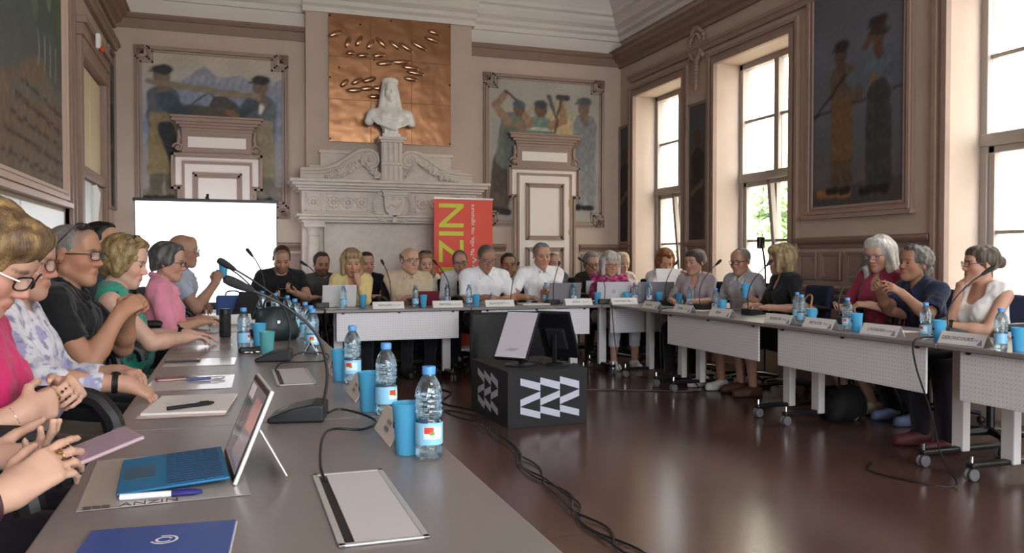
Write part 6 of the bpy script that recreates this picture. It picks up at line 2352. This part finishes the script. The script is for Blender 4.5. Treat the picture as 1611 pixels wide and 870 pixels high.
phone(-.21, 3.46, .7325, (0, 0, R(14)), '#b08a80', 'rose gold phone lying on a plastic sleeve')
pen(-.10, 3.40, R(10), .14, M('pen_blue', '#3f4a7a', .3), m_chrome, 'blue and silver pen beside the rose gold phone', z=.7395)
phone(-.22, 4.07, .7325, (0, 0, R(2)), '#26262a', 'black phone lying on a plastic sleeve')
phone(-.238, 1.665, .852, (R(9), R(-13), R(33)), '#b49aa4', 'pale violet phone held by the person at the near left', '#8f7884')
phone(.50, 8.60, .925, (R(40), 0, R(0)), '#1f1f22', 'black phone held by the bearded man by the screen')
phone(4.40, 5.16, .875, (R(30), 0, R(90)), '#1f1f23', 'black phone held by the white haired woman')
# thermos, bag, keys, laptop among the bottles
th = empty('thermos', (-.045, 5.30, .731), 0, 'black thermos bottle standing on the left table', 'thermos')
MB().lathe([(.030, 0), (.034, .004), (.034, .13), (.031, .135)], 24).build('flask', m_blackm, th, smooth=True)
MB().lathe([(.031, .135), (.033, .137), (.033, .165), (.028, .17)], 24).build('lid', m_black, th, smooth=True)
bgx = empty('handbag', (.235, 4.98, .731), R(10), 'dark green handbag standing among the bottles', 'bag')
Bf = Field(); Bf.ell((0, 0, .09), (.115, .07, .10), .03); Bf.cap((-.08, 0, .04), (.08, 0, .04), .055, .055, .04); Bf.cap((-.09, 0, .16), (.09, 0, .16), .025, .025, .04); Bf.finish()
Bf.noise = lambda P: .004 * vnoise(P, 40, 3); Bf.post = lambda P, D: np.maximum(D, .001 - P[:, 2])
V, Q = polygonize(Bf, .007, 3)
mesh_obj('bag_body', V, Q, M('dark_green_leather', '#1d2a2c', .45), bgx)
MB().tube(spline([(-.07, 0, .17), (-.05, .0, .24), (.05, 0, .24), (.07, 0, .17)], 6), .007, 8).build('handle', MATS['dark_green_leather'], bgx, smooth=True)
MB().box((0, -.075, .11), (.02, .006, .02)).build('clasp', m_chrome, bgx, bevel=.002)
bx = empty('glasses_case', (.085, 4.36, .731), R(5), 'small dark case in front of the water bottle and cups', 'case')
MB().box((0, 0, .014), (.12, .07, .028)).build('case_lid', m_black, bx, bevel=.01, seg=3)
MB().tube(spline([(-.05, -.05, .004), (-.03, -.06, .008), (0, -.05, .005), (.02, -.062, .008), (.05, -.05, .004)], 5), .004, 6).build('chain', m_chrome, bx, smooth=True)


def laptop(x, y, rz, col, lab, w_=.33, dpt=.23, tilt=15, logo=None, z=.731):
    """open laptop; local +y faces its user, the lid's back faces -y"""
    l = empty('laptop', (x, y, z), rz, lab, 'laptop', 'laptops')
    mt = M('laptop_' + col[1:], col, .4, .15)
    MB().bb(-w_ / 2, w_ / 2, 0, dpt, .004, .016).build('laptop_base', mt, l, bevel=.003)
    MB().bb(-w_ / 2 + .02, w_ / 2 - .02, .03, .13, .016, .0175).build('keyboard', m_black, l)
    ld = empty('lid', (0, 0, .012)); ld.parent = l; ld.rotation_euler = (R(tilt), 0, 0)
    MB().bb(-w_ / 2, w_ / 2, -.006, 0, 0, .215).build('lid_shell', mt, ld, bevel=.003)
    MB().bb(-w_ / 2 + .008, w_ / 2 - .008, 0, .001, .01, .207).build('laptop_screen', m_black, ld)
    if logo:
        mb = MB(); mb.tube([(.016 * math.cos(a), -.0065, .11 + .016 * math.sin(a)) for a in np.linspace(0, 2 * math.pi, 17)[:-1]], .0025, 6, closed=True); mb.build('lid_emblem', M('emblem_grey', '#6a6a70', .3), ld)
    return l


laptop(.98, 8.18, R(4), '#d9d8da', 'white laptop lid in front of the blond woman in yellow')
laptop(3.36, 8.20, R(-4), '#8e8c92', 'grey laptop in front of the man in the white polo shirt', .36)
laptop(3.90, 8.12, R(-6), '#d2d0d4', 'white laptop with a round logo before the woman in magenta', .38, logo=True, tilt=8)
laptop(4.36, 8.02, R(-14), '#84828a', 'grey laptop right of the white laptop with a round logo', .40, logo=True, tilt=8)
laptop(3.95, 8.62, R(-4), '#b9b8bd', 'pale laptop behind the white laptop with a round logo', .3, tilt=5)
laptop(.06, 6.75, R(115), '#1b1c20', 'black laptop with raised lid at the far end of the left table', .36, tilt=20)
bf = empty('tote_bag', (.0, 7.02, .731), R(-12), 'blue bag standing on the far end of the left table', 'bag')
MB().box((0, 0, .09), (.26, .05, .18)).build('bag_body', M('bag_blue', '#2f4f86', .6), bf, bevel=.02, seg=3)
MB().tube(spline([(-.06, 0, .17), (-.04, 0, .21), (.04, 0, .21), (.06, 0, .17)], 5), .006, 8).build('handle', M('bag_blue'), bf, smooth=True)
tr_ = empty('red_tablet', (1.86, 8.22, .731), R(4), 'tablet in a dark red cover before the balding man in beige', 'tablet')
o = MB().box((0, 0, .075), (.25, .012, .16)).build('cover', M('red_cover', '#6b1f2c', .5), tr_, bevel=.004); o.rotation_euler = (R(18), 0, 0)
o = MB().box((0, .008, .078), (.23, .004, .145)).build('display', m_black, tr_); o.rotation_euler = (R(18), 0, 0)
# papers and pens on the far and right tables
sheet(2.62, 8.12, .22, .30, R(5), 'white sheet under the hands of the man writing', m_paper)
p_ = pen(2.56, 8.28, R(60), .13, M('pen_blue2', '#3d4f9c', .3), M('pen_blue2'), 'blue pen in the hand of the man writing', z=.80); p_.rotation_euler = (0, R(-50), R(60))
sheet(2.95, 8.05, .30, .21, R(3), 'stack of papers between the two men in white shirts', m_paper, th=.012, name='paper_stack')
o = empty('computer_mouse', (3.02, 8.18, .731), R(20), 'black computer mouse left of the grey laptop', 'mouse')
MB().ell((0, 0, .014), (.032, .05, .020), 14, 10).build('mouse_shell', m_black, o, smooth=True); MB().box((0, .02, .034), (.004, .014, .004)).build('scroll_wheel', m_chrome, o)
sheet(.98, 7.98, .30, .21, R(8), 'white sheet at the left end of the far table', m_paper)
sheet(4.30, 5.95, .21, .30, R(-80), 'white sheet before the blond woman in black', m_paper)
sheet(4.26, 5.08, .24, .32, R(-80), 'white papers before the white haired woman', m_paper, th=.006, name='paper_stack')
sheet(4.05, 4.28, .21, .30, R(-85), 'white sheet before the man in navy', m_paper)
sheet(4.12, 6.6, .21, .30, R(-85), 'white sheet before the man in the grey shirt', m_paper)
o = MB().box((0, 0, 0), (.30, .002, .21)).build('paper_sheet', M('paper_bright', '#efeef2', .6)); o.location = (4.64, 8.20, 1.0); o.rotation_euler = (R(-25), 0, R(-15)); tag(o, 'white sheet of paper held up by the auburn haired woman', 'paper')
# tan handbag on the right table
hb = empty('handbag', (4.33, 5.50, .731), R(70), 'soft tan handbag lying on the right table', 'bag')
Bf = Field(); Bf.ell((0, 0, .05), (.15, .09, .06), .03); Bf.ell((.08, 0, .07), (.07, .06, .05), .03); Bf.cap((-.12, 0, .04), (.1, 0, .07), .04, .05, .03); Bf.finish()
Bf.noise = lambda P: .008 * vnoise(P, 34, 3); Bf.post = lambda P, D: np.maximum(D, .002 - P[:, 2])
V, Q = polygonize(Bf, .008, 3)
mesh_obj('bag_body', V, Q, M('tan_leather', '#a9825a', .55), hb)
MB().tube(spline([(-.12, 0, .08), (-.08, -.03, .17), (.02, -.03, .18), (.10, 0, .10)], 6), .008, 8).build('handle', M('tan_leather'), hb, smooth=True)

# ------------------------------------------------------------------ screen, banner
ps = empty('projection_screen', (-.26, 9.80, 0), 0, 'bright white projection screen on a stand at the left', 'screen')
MB().bb(-.735, .735, -.004, .004, .72, 1.835).build('screen_surface', M('projected_white', '#f4f6fa', .6, emit='#f6f8ff', estr=1.3), ps)
mb = MB(); mb.bb(-.76, .76, -.02, .02, 1.835, 1.87); mb.bb(-.745, -.735, -.006, .006, .7, 1.835); mb.bb(.735, .745, -.006, .006, .7, 1.835); mb.build('screen_border', m_black, ps)
MB().bb(-.78, .78, -.035, .035, .64, .72).build('screen_housing', m_black, ps, bevel=.01)
mb = MB(); mb.tube([(0, .05, .12), (0, .05, 1.93)], .014, 8); mb.build('pole', m_blackm, ps)
for a in (R(90), R(210), R(330)):
    MB().tube([(0, .05, .40), (.4 * math.cos(a), .05 + .4 * math.sin(a), .01)], .012, 8).build('leg', m_blackm, ps)
MB().tube(spline([(-.02, 0, 1.87), (-.01, 0, 1.90), (.02, 0, 1.87)], 4), .005, 6).build('hook', m_black, ps)

bn = empty('banner', (2.77, 10.10, 0), R(1.5), 'red roll-up banner with yellow lettering beside the fireplace', 'banner')
MB().bb(-.385, .385, -.002, .002, .10, 1.96).build('banner_sheet', M('banner_red', '#e0503f', .5, noise=.04, nscale=2), bn)
MB().bb(-.39, .39, -.012, .012, 1.955, 1.975).build('top_rail', M('banner_silver', '#bfbfc0', .35, .7), bn)
MB().bb(-.40, .40, -.09, .09, .0, .10).build('banner_base', M('banner_silver'), bn, bevel=.02)
up_ = Matrix.Translation((0, -.004, 0)) @ Matrix.Rotation(R(90), 4, 'X') @ Matrix.Rotation(R(90), 4, 'Z')


def big_letters(word, size, mat, parent, x, z_end, gap, bold=.004):
    z = z_end
    for ch in reversed(word):
        o = text_mesh(ch, size, mat, parent, 'letter', Matrix.Translation((x, 0, 0)) @ up_, .0008, 'LEFT', bold)
        zs = [v.co.z for v in o.data.vertices]
        o.data.transform(Matrix.Translation((0, 0, z - max(zs))))
        z -= max(zs) - min(zs) + gap


big_letters('ANZIN', .46, M('banner_yellow', '#c9cf3e', .5), bn, -.145, 1.90, .05)
_t = text_mesh('Ma ville, ma signature', .075, M('banner_white', '#f2e3e0', .5), bn, 'lettering', Matrix.Translation((.115, 0, 1.90)) @ up_, .0008, 'RIGHT')
_t['kind'] = 'stuff'
big_letters('ANZY', .13, M('banner_pale', '#c9c8cf', .5), bn, .17, 1.24, .012)

# ------------------------------------------------------------------ the crate with monitors in the middle
cr = empty('display_crate', (2.13, 5.95, 0), R(2), 'black box with white chevron emblem carrying two monitors', 'box')
w2, d2, hh = .31, .42, .405
MB().bb(-w2, w2, -d2, d2, .0, hh).build('box_shell', M('felt_black', '#26262a', .8, noise=.1, nscale=90), cr, bevel=.004)
m_chev = M('chevron_white', '#c3c5d6', .6)


def chevrons(mtx, W_, H_):
    ov = .0
    cols, rows = 3, 3
    cw, chh = W_ / cols, H_ / (rows + .0)
    t = chh * .5
    for c_ in range(cols):
        for r_ in range(rows):
            x0, x1 = -W_ / 2 + c_ * cw, -W_ / 2 + (c_ + 1) * cw
            zt = H_ / 2 - r_ * chh
            l0, l1, r0, r1 = ((0, .167, .14, .325), (.51, .675, .335, .5), (.685, .85, .83, .99))[r_]
            q = [(x0, H_ / 2 - l0 * H_), (x1, H_ / 2 - r0 * H_), (x1, H_ / 2 - r1 * H_), (x0, H_ / 2 - l1 * H_)]
            MB().prism([mtx @ Vector((x, 0, z)) for x, z in q], mtx.to_3x3() @ Vector((0, -.0012, 0))).build('chevron', m_chev, cr)


chevrons(Matrix.Translation((.015, -d2, .205)), .46, .30)
chevrons(Matrix.Translation((-w2, .02, .205)) @ Matrix.Rotation(R(-90), 4, 'Z'), .46, .30)


def monitor(x, y, z, rz, tilt, roll, lab, lit):
    """monitor on a stand, its face towards local -y, turned upright"""
    m = empty('monitor', (x, y, z), rz, lab, 'monitor')
    MB().lathe([(.10, 0), (.11, .004), (.105, .012), (.03, .016)], 28, (0, .06, 0)).build('stand_foot', m_black, m, smooth=True)
    MB().box((0, .095, .125), (.035, .02, .24)).build('stand_post', m_black, m, bevel=.004)
    h = empty('screen_unit', (0, .045, .225)); h.parent = m
    h.rotation_euler = (R(tilt), R(roll), 0)
    MB().box((0, 0, 0), (.285, .035, .40)).build('screen_case', m_black, h, bevel=.008)
    MB().box((0, .03, -.02), (.16, .03, .18)).build('rear_housing', m_blackm, h, bevel=.01)
    MB().box((0, -.018, .0), (.262, .002, .375)).build('display', M('lit_display', '#8d8a90', .25, emit='#b7b0b6', estr=.25) if lit else m_black, h)
    if lit:
        for k in range(4):
            MB().box((-.03 + .02 * k, -.0195, -.13 + .012 * (k % 2)), (.05, .001, .006)).build('screen_window', m_ink2, h)
    return m


monitor(1.98, 5.80, hh, R(-50), -31, 0, 'lit monitor on the black box leaning back', True)
monitor(2.37, 5.86, hh, R(132), -28, 0, 'dark monitor seen from behind on the black box', False)
cable('monitor_cable', [(2.02, 5.9, hh + .004), (2.12, 5.80, hh + .03), (2.22, 5.86, hh + .004), (2.34, 5.78, hh + .02), (2.40, 5.92, hh + .004)], .004, 'black cable loop lying on the black box between the monitors')
tv = empty('television', (2.52, 7.44, 0), 0, 'large dark flat television standing behind the black box', 'television')
MB().bb(-.42, .42, -.02, .02, .16, .70).build('screen_case', m_blackm, tv, bevel=.008)
MB().bb(-.40, .40, -.0215, -.02, .18, .68).build('display', M('dark_display', '#15161a', .2), tv)
for s in (-1, 1):
    MB().prism([(s * .33, -.10, 0), (s * .33, .10, 0), (s * .33, .02, .18), (s * .33, -.02, .18)], (.03, 0, 0)).build('stand_foot', m_wmet, tv)

# cables on the floor
pts = [(1.70, 5.74), (1.685, 5.05), (1.61, 4.47), (1.565, 3.87), (1.52, 3.46), (1.52, 3.04), (1.55, 2.6), (1.6, 2.0)]
base = spline([(x, y, .006) for x, y in pts], 14)
for k in range(3):
    q = []
    for i, p in enumerate(base):
        a = i * (.17 + .03 * k) + k * 2.1
        q.append((p.x + .042 * math.sin(a) + .014 * math.sin(i * .41 + k * 2), p.y + .02 * math.cos(a * .7), .007 + .006 * (1 + math.cos(a + k))))
    o = MB().tube(q, .0052, 6).build('floor_cable', m_black, None, smooth=True)
    tag(o, ['leftmost-starting strand', 'middle strand', 'rightmost-starting strand'][k] + ' of the twisted black cable bundle crossing the floor', 'cable', 'twisted floor cables')
cable('floor_cable', [(1.81, 5.85, .006), (1.74, 6.0, .03), (1.70, 6.2, .006), (1.58, 6.35, .006), (1.62, 6.0, .006), (1.70, 5.85, .006)], .005, 'thin black cable looping left of the black box')
cable('floor_cable', [(1.80, 6.3, .006), (1.65, 6.7, .006), (1.85, 7.2, .006), (1.70, 7.6, .006), (1.72, 7.9, .006)], .006, 'black cable running from the black box to the far table')
cable('floor_cable', [(2.44, 6.2, .006), (2.9, 6.9, .006), (3.5, 6.75, .006), (3.9, 6.55, .006), (4.05, 6.6, .01), (4.05, 6.8, .1)], .006, 'black cable running from the black box to the right table')
cable('hanging_cable', [(3.72, 7.98, .74), (3.69, 7.73, .735), (3.70, 7.71, .60), (3.73, 7.70, .30), (3.80, 7.68, .02), (4.0, 7.5, .008)], .005, 'black cable hanging down before the table of the woman in magenta')
cable('hanging_cable', [(4.0, 6.75, .74), (3.71, 6.70, .745), (3.685, 6.68, .62), (3.69, 6.69, .35), (3.75, 6.75, .02)], .005, 'black cable hanging down at the end of the right table')
cable('hanging_cable', [(3.95, 3.75, .74), (3.69, 3.72, .745), (3.67, 3.70, .60), (3.70, 3.62, .35), (3.66, 3.5, .12), (3.60, 3.35, .01), (3.45, 3.5, .008), (3.40, 3.75, .008), (3.55, 3.9, .008)], .005, 'black cable hanging from the table gap before the man in navy')
cable('hanging_cable', [(.78, 8.0, .74), (.80, 7.73, .735), (.81, 7.72, .55), (.84, 7.72, .30), (.80, 7.75, .05), (.70, 7.9, .01)], .005, 'black cable hanging at the left corner of the far table')
# bags under the right table
hb = empty('bag', (4.35, 5.05, 0), R(20), 'black bag on the floor under the right table', 'bag')
Bf = Field(); Bf.ell((0, 0, .13), (.19, .12, .13), .03); Bf.cap((-.14, 0, .07), (.14, 0, .07), .08, .08, .05); Bf.finish()
Bf.noise = lambda P: .008 * vnoise(P, 26, 3); Bf.post = lambda P, D: np.maximum(D, .002 - P[:, 2])
V, Q = polygonize(Bf, .012, 3)
mesh_obj('bag_body', V, Q, m_blackm, hb)
MB().tube(spline([(-.09, 0, .24), (-.06, .02, .36), (.06, .02, .36), (.09, 0, .24)], 6), .009, 8).build('handle', m_black, hb, smooth=True)
# camera tripod lamp by the far window
ls = empty('desk_lamp', (5.12, 7.12, 0), 0, 'black stand lamp with bent head before the second window', 'lamp')
MB().lathe([(.12, 0), (.12, .015), (.02, .03)], 20).build('lamp_base', m_black, ls, smooth=True)
MB().tube(spline([(0, 0, .02), (0, 0, .8), (0, 0, 1.1), (.03, .10, 1.36)], 6), .010, 8).build('pole', m_black, ls, smooth=True)
MB().box((.03, .12, 1.37), (.07, .05, .12)).build('lamp_head', m_black, ls, bevel=.01)
